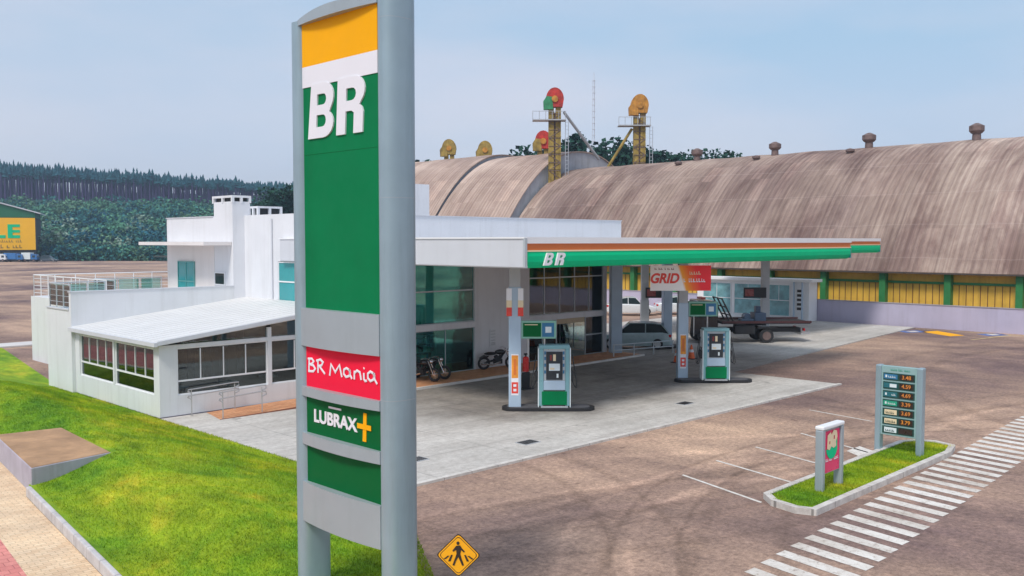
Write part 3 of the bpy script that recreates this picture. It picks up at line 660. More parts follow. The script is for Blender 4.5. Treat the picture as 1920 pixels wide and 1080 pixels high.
# shop fronts
window('y', 22.5, 29.8, 2.46, 5.38, 32.36, 2, (3.98,), 'alu', 'glass_shop', name='upper_shopfront')
window('y', 22.5, 29.8, .12, 2.2, 32.36, 4, (), 'alu', 'glass_shop', name='lower_shopfront')
window('y', 33.55, 39.5, 2.46, 5.38, 32.36, 5, (4.4,), 'alu', 'glass_clear', name='upper_shopfront')
window('y', 33.55, 35.7, .12, 2.2, 32.36, 2, (), 'alu', 'glass_clear', name='lower_shopfront')
window('y', 38.0, 39.5, .12, 2.2, 32.36, 1, (1.2,), 'alu', 'glass_clear', name='lower_shopfront')
window('x', 32.5, 37.8, .12, 5.38, 39.6, 5, (2.3,), 'alu', 'glass_clear', name='side_glazing')
dh = MB(); dh.box(35.7, 32.42, 1.92, 38.0, 32.50, 2.2); dh.build('door_header', M['beige'], B)
bl = MB().box(22.6, 32.75, 2.5, 29.7, 32.78, 5.3); bl.build('blind', mat('sea_green_blind', (.40, .66, .62), .8, .35, .5), B)
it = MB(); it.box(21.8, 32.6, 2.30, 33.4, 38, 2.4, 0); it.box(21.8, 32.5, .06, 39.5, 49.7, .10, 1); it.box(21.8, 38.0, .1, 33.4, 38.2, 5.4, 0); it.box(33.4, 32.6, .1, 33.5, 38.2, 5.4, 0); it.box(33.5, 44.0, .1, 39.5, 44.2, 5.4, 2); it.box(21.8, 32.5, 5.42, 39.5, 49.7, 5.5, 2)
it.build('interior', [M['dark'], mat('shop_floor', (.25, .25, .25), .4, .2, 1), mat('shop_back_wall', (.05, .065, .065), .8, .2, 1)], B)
# shelves with goods inside
random.seed(5)
gc = [M['green_row'], M['teal_row'], M['carred'], M['cream_row'], M['carblue'], M['pale_row'], M['can_green']]
for k, (sx, sy, ln) in enumerate([(23.0, 34.0, 2.6), (26.2, 34.0, 2.6), (23.4, 36.0, 5.5), (34.0, 34.6, 1.6), (36.6, 36.5, 2.2)]):
    sh = thing('shop_shelf', (sx, sy, .1), ['shop shelf with goods behind the left end of the lower shopfront', 'shop shelf with goods behind the right end of the dark shopfront', 'long shop shelf at the back of the dark shop', 'shop shelf left of the open shop door', 'shop shelf seen through the open shop door'][k], 'shelf', 'goods shelves inside the shop')
    f = MB(); f.box(0, 0, 0, .04, .4, 1.7); f.box(ln-.04, 0, 0, ln, .4, 1.7)
    for z in (0.05, .45, .85, 1.25, 1.66): f.box(.04, 0, z, ln-.04, .4, z+.03)
    f.build('shelf_frame', M['col_grey'], sh, world=False)
    g = MB()
    for z in (.08, .48, .88, 1.28):
        x = .07
        while x < ln-.3:
            wd = .1+.16*random.random(); g.box(x, .05, z, x+wd-.02, .3, z+.15+.18*random.random(), random.randrange(len(gc))); x += wd
    g.build('goods', gc, sh, world=False)
# notice on the white wall
no = thing('wall_notice', (30.9, 32.28, 1.2), 'small grey notice with dark lines on the white wall between shopfronts', 'notice')
a = MB(); a.box(30.75, 32.262, 1.15, 31.15, 32.285, 2.0); a.build('board', M['wing_white'], no)
b = MB()
for z in (1.22, 1.27, 1.33, 1.45, 1.6, 1.75, 1.9): b.box(30.8, 32.254, z, 31.1, 32.260, z+.025)
b.build('printing', M['col_grey'], no)
# orange tiled walk, ramp, step edge
ow = MB().prism([(22.0, 29.9), (40.2, 30.2), (40.2, 32.26), (22.0, 32.26)], .06, .15); struct(ow, 'shop_walkway', M['orange_tile'])
oe = MB().extr([(22.0, 29.78, .062), (40.3, 30.08, .062), (40.3, 30.08, .158), (22.0, 29.78, .158)], (0, .12, 0)); struct(oe, 'walkway_kerb', M['kerbtop'])
rm = MB().add([(15.6, 31.34, .066), (15.3, 29.75, .066), (22.0, 29.75, .16), (22.0, 31.34, .16), (22.0, 29.75, .061), (22.0, 31.34, .061)], [(0, 1, 2, 3), (1, 4, 2), (0, 3, 5)]); struct(rm, 'tiled_ramp', M['orange_tile'])
re = MB().extr([(15.3, 29.72, .062), (22.0, 29.72, .062), (22.0, 29.72, .165), (15.3, 29.72, .070)], (0, .05, 0)); struct(re, 'ramp_edge', mat('brown_edge', (.25, .09, .05), .8, .2, 3))
def handrail(x0, y, ln, label, z0=.07):
    t = thing('handrail', (x0, y, z0), label, 'handrail', 'steel handrails beside the tiled ramp')
    r = MB(); 
    for h in (.92, .70):
        r.tube([(-.0, 0, h-.12), (-.12, 0, h-.04), (-.1, 0, h), (0.1, 0, h+.01), (ln, 0, h+.08), (ln+.16, 0, h+.07), (ln+.18, 0, h-.04), (ln+.02, 0, h-.10)], .021, 8)
    r.build('rail', M['steel'], t, world=False, smooth=True)
    for x in (0.02, ln): MB().cyl((x, 0, 0), (x, 0, .95), .021, 8).cyl((x, 0, 0), (x, 0, .012), .05, 10).build('post', M['steel'], t, world=False, smooth=True)
handrail(14.95, 31.2, 1.7, 'steel handrail against the white wing wall at the foot of the ramp')
handrail(15.45, 29.85, 1.55, 'steel handrail on the outer edge of the orange ramp')
# guard rail at the walkway end
gr = thing('guard_rail', (38.9, 30.4, .15), 'low pale metal guard rail beside the column at the end of the tiled walk', 'guard rail')
r = MB()
for z in (.32, .62): r.cyl((38.2, 30.6, .15+z), (42.3, 29.6, .15+z), .03, 8)
r.build('rail', M['alu'], gr, smooth=True)
for k in range(4): MB().cyl((38.25+k*1.33, 30.588-k*.325, .1), (38.25+k*1.33, 30.588-k*.325, .8), .035, 8).build('post', M['alu'], gr, smooth=True)
# ================================================================ CANOPIES
def fascia_x(mb, x0, x1, y, zo=0):     # long banded fascia facing -y
    mb.extr([(x0, y-.02, 6.22+zo), (x0, y+.3, 6.22+zo), (x0, y+.3, 6.43+zo), (x0, y-.02, 6.43+zo)], (x1-x0, 0, 0), 0)
    mb.extr([(x0, y+.03, 6.0+zo), (x0, y+.3, 6.0+zo), (x0, y+.3, 6.22+zo), (x0, y+.03, 6.22+zo)], (x1-x0, 0, 0), 1)
    mb.extr([(x0, y+.0, 5.95+zo), (x0, y+.3, 5.95+zo), (x0, y+.3, 6.0+zo), (x0, y+.0, 6.0+zo)], (x1-x0, 0, 0), 2)
    mb.extr([(x0, y+.3, 5.41+zo), (x0, y+.3, 5.95+zo), (x0, y+.02, 5.95+zo), (x0, y-.01, 5.80+zo), (x0, y+.00, 5.62+zo), (x0, y+.07, 5.48+zo), (x0, y+.16, 5.41+zo)], (x1-x0, 0, 0), 3)
def column(parent, x, y, a=.45, z1=5.45, clad=3.55, rz=-45, m='col_blue'):
    c, s = math.cos(R(rz)), math.sin(R(rz))
    def rect(h): return [(x+c*u*h-s*v*h, y+s*u*h+c*v*h) for u, v in ((-1, -1), (1, -1), (1, 1), (-1, 1))]
    o = MB().prism(rect(a/2-.03), .06, z1).build('column', M['col_grey'], parent)
    MB().prism(rect(a/2), .07, clad).build('cladding', M[m], o, bevel=.03)
    return o, c, s
def canopy(loc, x0, x1, y0, y1, label, zo=0):
    t = thing('forecourt_canopy', loc, label, 'canopy')
    f = MB(); fascia_x(f, x0+.05, x1-.35, y0, zo)
    f.build('banded_fascia', [M['can_white'], M['can_orange'], M['can_cream'], M['can_green']], t)
    # rounded end
    e = MB()
    for (za, zb, rr, mi) in ((6.22, 6.43, .37, 0), (6.0, 6.22, .32, 1), (5.95, 6.0, .35, 2), (5.45, 5.95, .36, 3)):
        pts = [(x1-.35, y0+.35)] + [(x1-.35+rr*math.sin(R(q)), y0+.35-rr*math.cos(R(q))) for q in range(0, 91, 15)]
        e.prism(pts, za+zo, zb+zo, mi)
    e.build('rounded_corner', [M['can_white'], M['can_orange'], M['can_cream'], mat('canopy_teal', (.0, .22, .25), .3, .05, 1)], t)
    g = MB(); g.extr([(x1-.3, y0+.36, 5.45+zo), (x1, y0+.36, 5.45+zo), (x1, y0+.36, 6.43+zo), (x1-.3, y0+.36, 6.43+zo)], (0, y1-y0-.36, 0)); g.build('end_fascia', M['can_green'], t)
    d = MB().box(x0+.2, y0+.3, 5.47+zo, x1-.3, y1, 5.52+zo); d.build('soffit', M['soffit'], t)
    d = MB().box(x0+.2, y0+.3, 6.15+zo, x1-.3, y1, 6.22+zo); d.build('roof_deck', M['can_grey'], t)
    # flush lamps in the soffit
    for i in range(3):
        for j in range(2): 
            u = x0+3+(x1-x0-6)*i/2; v = y0+3+(y1-y0-6)*j
            MB().box(u-.3, v-.3, 5.455+zo, u+.3, v+.3, 5.468+zo).build('soffit_lamp', M['lampglass'], t)
    return t
K1 = canopy((21.4, 20.8, 0), 21.4, 45.4, 20.8, 32.24, 'large forecourt canopy with white, orange and green fascia over the pumps')
gf = MB()
gf.extr([(21.40, 20.86, 5.45), (21.44, 20.86, 5.41), (21.58, 20.86, 5.41), (21.58, 20.86, 6.38), (21.40, 20.86, 6.38)], (0, 15.0, 0), 0)
gf.box(21.36, 20.80, 6.38, 21.62, 35.9, 6.43, 1)
gf.build('grey_fascia', [M['can_grey'], M['can_white']], K1)
cj = MB(); cj.extr([(21.37, 20.77, 5.44), (21.47, 20.77, 5.42), (21.47, 20.77, 6.40), (21.37, 20.77, 6.40)], (0, .10, 0)); cj.build('corner_joint', M['alu'], K1)
b1, r1 = br_loops(.92, .42, .16)
for lp, dx in ((b1, 0), (r1, .14)):
    shape(lp, ((22.22+dx, 20.79, 5.49), (1, 0, 0), (0, 0, 1)), K1, M['white_pan'], 'emblem_letter', .03)
def flame_poster(parent, o_, u, v, wd, z0, z1, m1, m2):
    nrm = Vector(u).cross(Vector(v)); o_ = Vector(o_)
    mb = MB()
    def q(a, b, c_, d, mi, e): mb.extr([o_+Vector(u)*a+Vector(v)*c_+nrm*e, o_+Vector(u)*b+Vector(v)*c_+nrm*e, o_+Vector(u)*b+Vector(v)*d+nrm*e, o_+Vector(u)*a+Vector(v)*d+nrm*e], nrm*.004, mi)
    h = z1-z0
    q(-wd/2, wd/2, 0, h, 0, .001)
    q(-wd/2+.015, wd/2-.015, h*.42, h*.97, 1, .006); q(-wd*.18, wd*.18, h*.5, h*.88, 3, .011)
    q(-wd/2+.015, wd/2-.015, .05*h, h*.32, 2, .006); q(-wd*.2, wd*.2, h*.10, h*.16, 0, .011); q(-wd*.2, wd*.2, h*.21, h*.27, 0, .011)
    return mb.build('poster', [M['white_pan'], m1, m2, M['can_orange']], parent)
cols = []
for k, (x, y) in enumerate(((24.0, 23.85), (34.4, 23.6))):
    o, c, s = column(K1, x, y, .46, clad=4.62 if k == 0 else 3.55); cols.append(o)
    fc = Vector((x, y, 0)) + Vector((-s2, -s2, 0))*.235
    flame_poster(o, (fc.x, fc.y, .62), (s2, -s2, 0), (0, 0, 1), .27, .62, 2.15, M['poster_orange'], M['poster_red'])
    ui = Vector((s2, -s2, 0)); nn = Vector((-s2, -s2, 0))
    if k == 0:     # pair of banners on the upper column
        for sg in (-1, 1):
            c0 = Vector((x, y, 3.55)) + ui*.21*sg + nn*.25
            mb = MB()
            for za, zb, mi in ((0, .32, 1), (.32, .58, 2), (.58, 1.02, 0)):
                mb.extr([c0-ui*.10+Vector((0, 0, za)), c0+ui*.10+Vector((0, 0, za)), c0+ui*.10+Vector((0, 0, zb)), c0-ui*.10+Vector((0, 0, zb))], nn*.02, mi)
            mb.build('banner', [M['white_pan'], M['poster_red'], M['cream_row']], o)
    # header display on the side of the column
    p0 = Vector((x, y, 0)) + ui*.24 + nn*.10; wd = 1.28
    zb = 2.72 if k == 0 else 2.95
    hd = MB()
    def rc(mb, a, b, z0_, z1_, e0, e1, mi=0): mb.extr([p0+ui*a+Vector((0, 0, z0_))+nn*e0, p0+ui*b+Vector((0, 0, z0_))+nn*e0, p0+ui*b+Vector((0, 0, z1_))+nn*e0, p0+ui*a+Vector((0, 0, z1_))+nn*e0], nn*(e1-e0), mi)
    rc(hd, 0, wd, zb, zb+.66, 0, .14); h_ = hd.build('header_sign', mat('header_mint', (.22, .45, .36), .4, .05, 2), o, bevel=.015)
    d1 = MB(); rc(d1, .06, .72, zb+.07, zb+.58, .14, .146, 0); rc(d1, .12, .60, zb+.50, zb+.53, .147, .15, 1); d1.build('display', [M['green_low'], M['cream_row']], h_)
    d2 = MB(); rc(d2, .76, 1.2, zb+.07, zb+.58, .14, .146, 0); rc(d2, .88, 1.10, zb+.22, zb+.44, .147, .152, 1); d2.build('emblem', [M['blue_row'], M['pale_row']], h_)
    hp = MB(); hp.cyl(p0+ui*.85+Vector((0, 0, 2.3)), p0+ui*.85+Vector((0, 0, zb)), .035, 8); hp.cyl(p0+ui*.25+Vector((0, 0, 2.05)), p0+ui*.25+Vector((0, 0, zb)), .025, 8); hp.build('bracket', M['steel'], h_, smooth=True)
column(K1, 39.85, 31.75, .62, clad=5.4, rz=-38)
o3, _, _ = column(K1, 44.6, 31.7, .52, clad=5.0, rz=-38)
bx(43.9, 30.9, .062, 45.35, 32.15, .2).build('column_base', M['black'], o3, bevel=.04)
# second canopy, for lorries, farther back
K2 = canopy((48, 28, 0), 47.5, 66.2, 28.2, 40.5, 'farther smaller canopy whose green end shows past the large one', .06)
for (x, y) in ((51.8, 38.7), (57.8, 32.8)):
    o, _, _ = column(K2, x, y, .55, clad=2.2, m='col_grey')
    ui = Vector((s2, -s2, 0)); nn = Vector((-s2, -s2, 0)); sg = 1 if x < 55 else -1
    c0 = Vector((x, y, 2.36)) + ui*.8*sg + nn*.3
    mb = MB().extr([c0-ui*.78, c0+ui*.78, c0+ui*.78+Vector((0, 0, .72)), c0-ui*.78+Vector((0, 0, .72))], nn*.12); pn = mb.build('number_panel', M['black'], o)
    mb = MB().extr([c0-ui*.7+nn*.121+Vector((0, 0, .12)), c0-ui*.1+nn*.121+Vector((0, 0, .12)), c0-ui*.1+nn*.121+Vector((0, 0, .6)), c0-ui*.7+nn*.121+Vector((0, 0, .6))], nn*.01); mb.build('plate', M['carred'], pn)
# hanging fuel banner
bn = thing('hanging_banner', (32.2, 22.3, 5.4), 'red and orange fuel banner hanging under the canopy edge', 'banner')
ui = Vector((s2, -s2, 0)); nn = Vector((-s2, -s2, 0)); c0 = Vector((32.2, 22.2, 4.22))
mb = MB().extr([c0-ui*1.27, c0+ui*1.27, c0+ui*1.27+Vector((0, 0, 1.06)), c0-ui*1.27+Vector((0, 0, 1.06))], nn*-.03)
def m_banner():
    m, n, l, B_ = nodes('banner_print'); t = n.new('ShaderNodeTexCoord'); sp = n.new('ShaderNodeSeparateXYZ'); l.new(t.outputs['Object'], sp.inputs[0])
    f = mth(n, l, 'ADD', mth(n, l, 'MULTIPLY', mth(n, l, 'SUBTRACT', sp.outputs[0], sp.outputs[1]), .28), mth(n, l, 'MULTIPLY', sp.outputs[2], .12))
    c = ramp(n, l, mth(n, l, 'ADD', f, .55), [(.50, (.90, .88, .86)), (.54, (.95, .38, .02)), (.66, (.92, .15, .02)), (.8, (.90, .02, .03))])
    l.new(c, B_.inputs['Base Color']); B_.inputs['Roughness'].default_value = .5; return m
mb.build('cloth', m_banner(), bn)
text('GRID', .56, (c0-ui*.70+Vector((0, 0, .50)), ui, (0, 0, 1)), bn, M['poster_red'], 'word', .25, .02, .004, sx=.92)
def squiggle(parent, o_, u, v, ln, h, m, seed=0, nrm_off=.004):
    """a line of lettering too small to read: short upright marks of uneven width"""
    rd = random.Random(seed); u = Vector(u); v = Vector(v); nr = u.cross(v); mb = MB(); x = 0; o_ = Vector(o_)
    while x < ln-h*.4:
        wd = h*(.45+.4*rd.random()); hh = h*(.7+.3*rd.random())
        if rd.random() > .14:
            a = o_+u*x+nr*nrm_off
            mb.extr([a, a+u*wd*.8, a+u*wd*.8+v*h*.22, a+u*wd*.3+v*h*.25, a+u*wd*.3+v*hh, a+v*hh], nr*.004)
        x += wd*1.05
    return mb.build('fine_print', m, parent)
squiggle(bn, c0-ui*1.1+Vector((0, 0, .88)), ui, (0, 0, 1), .85, .09, M['carred'], 1)
squiggle(bn, c0+ui*.25+Vector((0, 0, .68)), ui, (0, 0, 1), .75, .14, M['cream_row'], 2)
squiggle(bn, c0+ui*.12+Vector((0, 0, .36)), ui, (0, 0, 1), 1.0, .17, M['white_pan'], 3)
mb = MB()
for q in (-1.1, 1.1): mb.cyl(c0+ui*q+Vector((0, 0, 1.05)), c0+ui*q+Vector((0, 0, 1.3)), .012, 6)
mb.build('cable', M['steel'], bn)
# ================================================================ PUMPS
def island(x, y, label):
    t = thing('pump_island', (x, y, .06), label, 'kerb', 'black kerbed pump islands', R(-45))
    L_ = 1.72; w_ = .42; pts = [(-L_+w_+w_*math.cos(R(a)), w_*math.sin(R(a))) for a in range(90, 271, 20)] + [(L_-w_+w_*math.cos(R(a)), w_*math.sin(R(a))) for a in range(-90, 91, 20)]
    MB().prism(pts, 0, .13).build('kerb', M['black'], t, world=False, bevel=.02)
    MB().prism([(a*.9, b*.86) for a, b in pts], .131, .137).build('top', mat('island_top', (.10, .10, .11), .7, .2, 2), t, world=False)
    return t
def pump(x, y, label):
    t = thing('fuel_pump', (x, y, .19), label, 'fuel pump', 'fuel dispensers on the islands', R(-45))
    b = MB(); b.box(-.50, -.30, 0, .50, .30, .06); b.build('base', M['col_grey'], t, world=False)
    b = MB(); b.box(-.56, -.27, .06, -.40, .27, 2.16); b.box(.40, -.27, .06, .56, .27, 2.16); b.box(-.56, -.29, 2.16, .56, .29, 2.30)
    b.build('frame', mat('pump_frame_blue', (.46, .60, .72), .35, .05, 2, metal=.1) if 'pf' not in M else M['pf'], t, world=False, bevel=.02)
    e = MB(); e.box(-.60, -.285, .02, -.563, .285, 2.2); e.box(.563, -.285, .02, .60, .285, 2.2); e.build('edge_trim', M['pale_row'], t, world=False)
    b = MB(); b.box(-.40, -.20, .62, .40, .20, 2.16); b.build('body', M['alu'], t, world=False, bevel=.01)
    b = MB(); b.box(-.46, -.295, .10, .46, -.2, .60); b.build('lower_panel', M['green_pan'], t, world=False, bevel=.01)
    b = MB(); b.box(-.40, -.26, .64, .40, -.2, .98); b.build('tray_panel', M['col_blue'], t, world=False, bevel=.02)
    b = MB(); b.box(-.30, -.235, 1.02, .30, -.2, 2.06); d = b.build('display_bay', M['dark'], t, world=False, bevel=.01)
    b = MB(); b.box(-.20, -.245, 1.36, .20, -.236, 1.62, 0); b.box(-.05, -.245, 1.72, .05, -.236, 1.96, 1); b.box(-.17, -.245, 1.74, -.09, -.236, 1.94, 2); b.box(.08, -.245, 1.1, .15, -.236, 1.25, 0); b.box(-.16, -.248, 1.40, .0, -.246, 1.47, 1)
    b.build('readout', [M['pale_row'], M['cream_row'], M['carred']], d, world=False)
    b = MB()
    for z in (1.25, 1.5, 1.75, 1.95): b.box(.31, -.215, z, .37, -.2, z+.12); b.box(-.37, -.215, z, -.31, -.2, z+.12)
    b.build('keypad', M['blue_row'], t, world=False)
    for sx in (-1, 1):
        for sy in (-.14, .12):
            n_ = MB(); n_.extr([(sx*.60, sy-.04, .95), (sx*.68, sy-.04, .98), (sx*.72, sy-.04, 1.28), (sx*.66, sy-.04, 1.34), (sx*.60, sy-.04, 1.30)], (0, .08, 0))
            n_.cyl((sx*.66, sy, 1.30), (sx*.62, sy, 1.46), .018, 8)
            nz_ = n_.build('nozzle', M['black'], t, world=False, bevel=.008)
            pts = [(sx*.67, sy, .97)]
            for q in range(1, 12):
                a_ = q/11; pts.append((sx*(.67+.16*math.sin(math.pi*a_)), sy-.12*math.sin(math.pi*a_), .97-.62*math.sin(math.pi*a_)**.8+ (.95*a_ if a_ > .5 else .95*a_)*1.0))
            MB().tube(pts, .016, 7).build('hose', M['black'], nz_, world=False, smooth=True)
    return t
M['pf'] = mat('pump_frame_teal', (.20, .40, .44), .35, .05, 2, metal=.1)
island(24.85, 22.95, 'black kerbed island under the nearer pump and column')
island(34.98, 22.35, 'black kerbed island under the farther pump and column')
pump(24.95, 22.75, 'pale blue and green fuel pump beside the column with the banner pair')
pump(34.80, 22.15, 'farther pale blue and green fuel pump under the hanging red banner')
# ================================================================ TOTEM
TM = thing('price_totem', (8.05, 11.5, .4), 'tall silver totem sign with yellow, white, green and red panels in the foreground', 'totem sign')
def sup(cx, cy, a, b, e=2.6, n=28):
    out = []
    for i in range(n):
        t = 2*math.pi*i/n; c = math.cos(t); s = math.sin(t)
        out.append((cx+a*abs(c)**(2/e)*(1 if c >= 0 else -1), cy+b*abs(s)**(2/e)*(1 if s >= 0 else -1)))
    return out
MB().prism(sup(8.05, 10.34, .27, .18), .2, 10.4).build('post', M['totem'], TM, smooth=True)
MB().prism(sup(8.05, 12.56, .27, .165), .2, 9.68).build('post', M['totem'], TM, smooth=True)
for y in (10.34, 12.55): MB().box(7.65, y-.35, .1, 8.45, y+.35, .36).build('footing', M['kerb'], TM)
for z in (9.38, 6.9, 4.05): MB().prism(sup(8.05, 10.34, .2715, .1815), z, z+.010).build('post_joint', M['totem_leg'], TM, smooth=True)
Xp = 7.86; yL = 12.51; yR = 10.50
def lens(bulge, inset_=0, n=14):
    pts = []
    for i in range(n+1):
        t = i/n; y = yL+.03 + (yR-.03-yL-.03)*t; pts.append((7.81 - bulge*(1-(2*t-1)**2), y))
    return pts
def bar(z0, z1, name='frame_bar', arch=0):
    f = lens(.08); mb = MB(); n_ = len(f)
    vs = []; 
    for (x, y) in f: vs.append((x, y, z0))
    for i, (x, y) in enumerate(f): vs.append((x, y, z1 + arch*(1-(2*i/(n_-1)-1)**2)))
    for (x, y) in f: vs.append((8.12, y, z0))
    for i, (x, y) in enumerate(f): vs.append((8.12, y, z1 + arch*(1-(2*i/(n_-1)-1)**2)))
    fs = []
    for i in range(n_-1):
        fs += [(i, i+1, n_+i+1, n_+i), (n_+i, n_+i+1, 3*n_+i+1, 3*n_+i), (2*n_+i+1, 2*n_+i, 3*n_+i, 3*n_+i+1), (i+1, i, 2*n_+i, 2*n_+i+1)]
    fs += [(0, n_, 3*n_, 2*n_), (n_-1, 3*n_-1, 4*n_-1, 2*n_-1)]
    mb.add(vs, fs); return mb.build(name, M['totem_leg'], TM, smooth=True)
bar(9.61, 9.68, 'top_arch', .10)
for z0, z1 in ((4.67, 5.26), (3.885, 4.03), (3.12, 3.30), (1.89, 2.52)): bar(z0, z1)
bx(7.92, yR, 1.90, 8.10, yL, 9.64).build('back_box', M['totem_leg'], TM)
def panel(z0, z1, m, name='panel', th=.05, gap=.0):
    return bx(Xp, yR+.01, z0, Xp+th, yL-.01, z1).build(name, M[m], TM)
fr_ = lambda y, z: ((Xp, y, z), (0, -1, 0), (0, 0, 1))
g0 = panel(5.22, 9.66, 'green_pan', 'main_panel')
for z in (7.62,): bx(Xp-.0015, yR+.01, z, Xp+.01, yL-.01, z+.008).build('panel_seam', M['green_low'], g0)
g1 = bx(Xp-.012, yR+.01, 8.97, Xp, yL-.01, 9.66).build('yellow_band', M['yellow_pan'], g0)
g2_ = bx(Xp-.012, yR+.01, 8.655, Xp, yL-.01, 8.97).build('white_band', M['white_pan'], g0)
b2, r2_ = br_loops(1.6, .82, .035)
for lp in (b2, r2_): shape(lp, fr_(yL-.24, 7.86), g0, M['white_pan'], 'emblem_letter', .012, off=0)
p1 = panel(3.99, 4.70, 'red_pan', 'red_panel')
MAN = [ # hand-drawn lettering, units of panel width
 [(.055, .30), (.062, .72)], [(.045, .72), (.10, .74), (.125, .66), (.10, .57), (.065, .54)], [(.065, .54), (.12, .52), (.145, .42), (.12, .32), (.05, .30)],
 [(.185, .30), (.185, .70)], [(.165, .70), (.22, .76), (.255, .68), (.235, .57), (.19, .53)], [(.205, .53), (.28, .30)],
 [(.345, .28), (.365, .66), (.42, .42), (.475, .68), (.505, .30)],
 [(.60, .58), (.565, .62), (.535, .56), (.53, .42), (.56, .33), (.60, .38), (.615, .50), (.605, .60), (.612, .42), (.635, .30)],
 [(.665, .30), (.668, .58)], [(.668, .50), (.70, .60), (.735, .56), (.745, .42), (.75, .32)],
 [(.785, .56), (.785, .36), (.80, .31), (.82, .33)], [(.785, .70), (.79, .72)],
 [(.90, .60), (.865, .64), (.835, .56), (.835, .42), (.865, .34), (.90, .40), (.915, .54), (.905, .62), (.915, .42), (.945, .28)]]
strokes([[(x*2.0, y*.46+.10) for x, y in ln] for ln in MAN], .019, fr_(yL-.05, 4.03), p1, M['white_pan'], 'handwritten_name')
p2 = panel(3.26, 3.92, 'green_low', 'green_panel')
text('LUBRAX', .27, ((Xp, yL-.86, 3.58), (0, -1, 0), (0, 0, 1)), p2, M['white_pan'], 'word', 0, .008, .006, sx=1.12)
MB().box(Xp-.010, yL-1.03, 3.755, Xp-.003, yL-.70, 3.785).build('small_bar', M['white_pan'], p2)
pp = MB()
yc = yL-1.62; pp.extr([(Xp-.012, yc+.045, 3.38), (Xp-.012, yc-.04, 3.38), (Xp-.012, yc-.055, 3.80), (Xp-.012, yc+.02, 3.80)], (.01, 0, 0)); pp.box(Xp-.018, yc-.17, 3.56, Xp-.013, yc+.17, 3.635)
pp.build('plus_mark', M['yellow_pan'], p2)
p3 = panel(2.48, 3.16, 'green_low', 'blank_panel')
# ================================================================ PRICE SIGN ON THE ISLAND
PS = thing('fuel_price_sign', (26.85, 10.85, .1), 'grey fuel price board with seven rows of orange figures on the traffic island', 'price sign')
for y in (10.22, 11.42): bx(26.72, y-.085, .0, 26.98, y+.085, 2.66).build('post', M['totem'], PS, bevel=.035)
bx(26.76, 10.30, .60, 26.94, 11.34, 2.64).build('board', mat('board_teal_grey', (.27, .42, .42), .45, .05, 2), PS, bevel=.01)
squiggle(PS, (26.755, 11.1, 2.52), (0, -1, 0), (0, 0, 1), .62, .06, M['green_row'], 9)
rows = ['blue_row', 'teal_row', 'teal_row', 'green_row', 'cream_row', 'cream_row', 'pale_row']
for k, rw in enumerate(rows):
    z = 2.46-.262*(k+1)+.03
    o = bx(26.748, 10.36, z, 26.759, 11.28, z+.215).build('price_row', M['dark_row'], PS)
    bx(26.741, 10.86, z+.04, 26.747, 11.22 if k > 3 else 11.26, z+.18).build('fuel_name', M[rw], o)
    if k == 1: bx(26.735, 10.88, z+.06, 26.740, 11.08, z+.16).build('name_plate', M['pale_row'], o)
    elif k < 4: bx(26.735, 11.16, z+.08, 26.740, 11.21, z+.15).build('name_plate', M['pale_row'], o); squiggle(o, (26.740, 11.12, z+.08), (0, -1, 0), (0, 0, 1), .22, .06, M['pale_row'], 20+k)
    else: squiggle(o, (26.740, 11.18, z+.07), (0, -1, 0), (0, 0, 1), .28, .07, M['dark_row'], 20+k)
    bx(26.741, 10.40, z+.03, 26.747, 10.80, z+.19).build('display', M['ledoff'], o)
    if k < 6: text(['3.48', '4.59', '4.69', '3.39', '3.69', '3.79'][k], .155, ((26.741, 10.60, z+.11), (0, -1, 0), (0, 0, 1)), o, M['led'] if k != 5 else M['poster_orange'], 'figures', 0, .002, .003)
# ================================================================ PINK SIGN
PK = thing('shop_sign', (21.7, 10.5, .1), 'small pink shop sign with green and white emblem on the near end of the island', 'sign')
for x in (21.27, 22.28): bx(x-.075, 10.39, .0, x+.075, 10.60, 1.64).build('post', M['totem_leg'], PK, bevel=.03)
bx(21.19, 10.38, 1.64, 22.36, 10.61, 1.74).build('top_cap', M['can_white'], PK, bevel=.03)
bd = bx(21.35, 10.45, .52, 22.20, 10.56, 1.64).build('board', M['totem_leg'], PK)
pnk = bx(21.37, 10.437, .54, 22.18, 10.449, 1.58).build('pink_panel', M['pink_pan'], PK)
f2 = ((21.37, 10.436, .50), (1, 0, 0), (0, 0, 1))
shape([[(.08, .62)] + arc(.38, .66, .30, .30, 195, 345, 10) + [(.66, .86), (.52, .80), (.30, .62)]], f2, pnk, M['can_green'], 'green_swoosh', .005)
shape([[(.12, .64), (.14, .98), (.30, 1.04), (.34, .96), (.46, 1.08), (.62, 1.04), (.66, .88), (.58, .78), (.60, .66), (.46, .62), (.34, .68), (.24, .60)], [(.22, .74), (.28, .74), (.28, .82), (.22, .82)], [(.45, .84), (.52, .84), (.52, .94), (.45, .94)]], ((21.37, 10.428, .50), (1, 0, 0), (0, 0, 1)), pnk, M['cream_row'], 'emblem', .004)
squiggle(pnk, (21.42, 10.434, .82), (1, 0, 0), (0, 0, 1), .72, .075, M['white_pan'], 5)
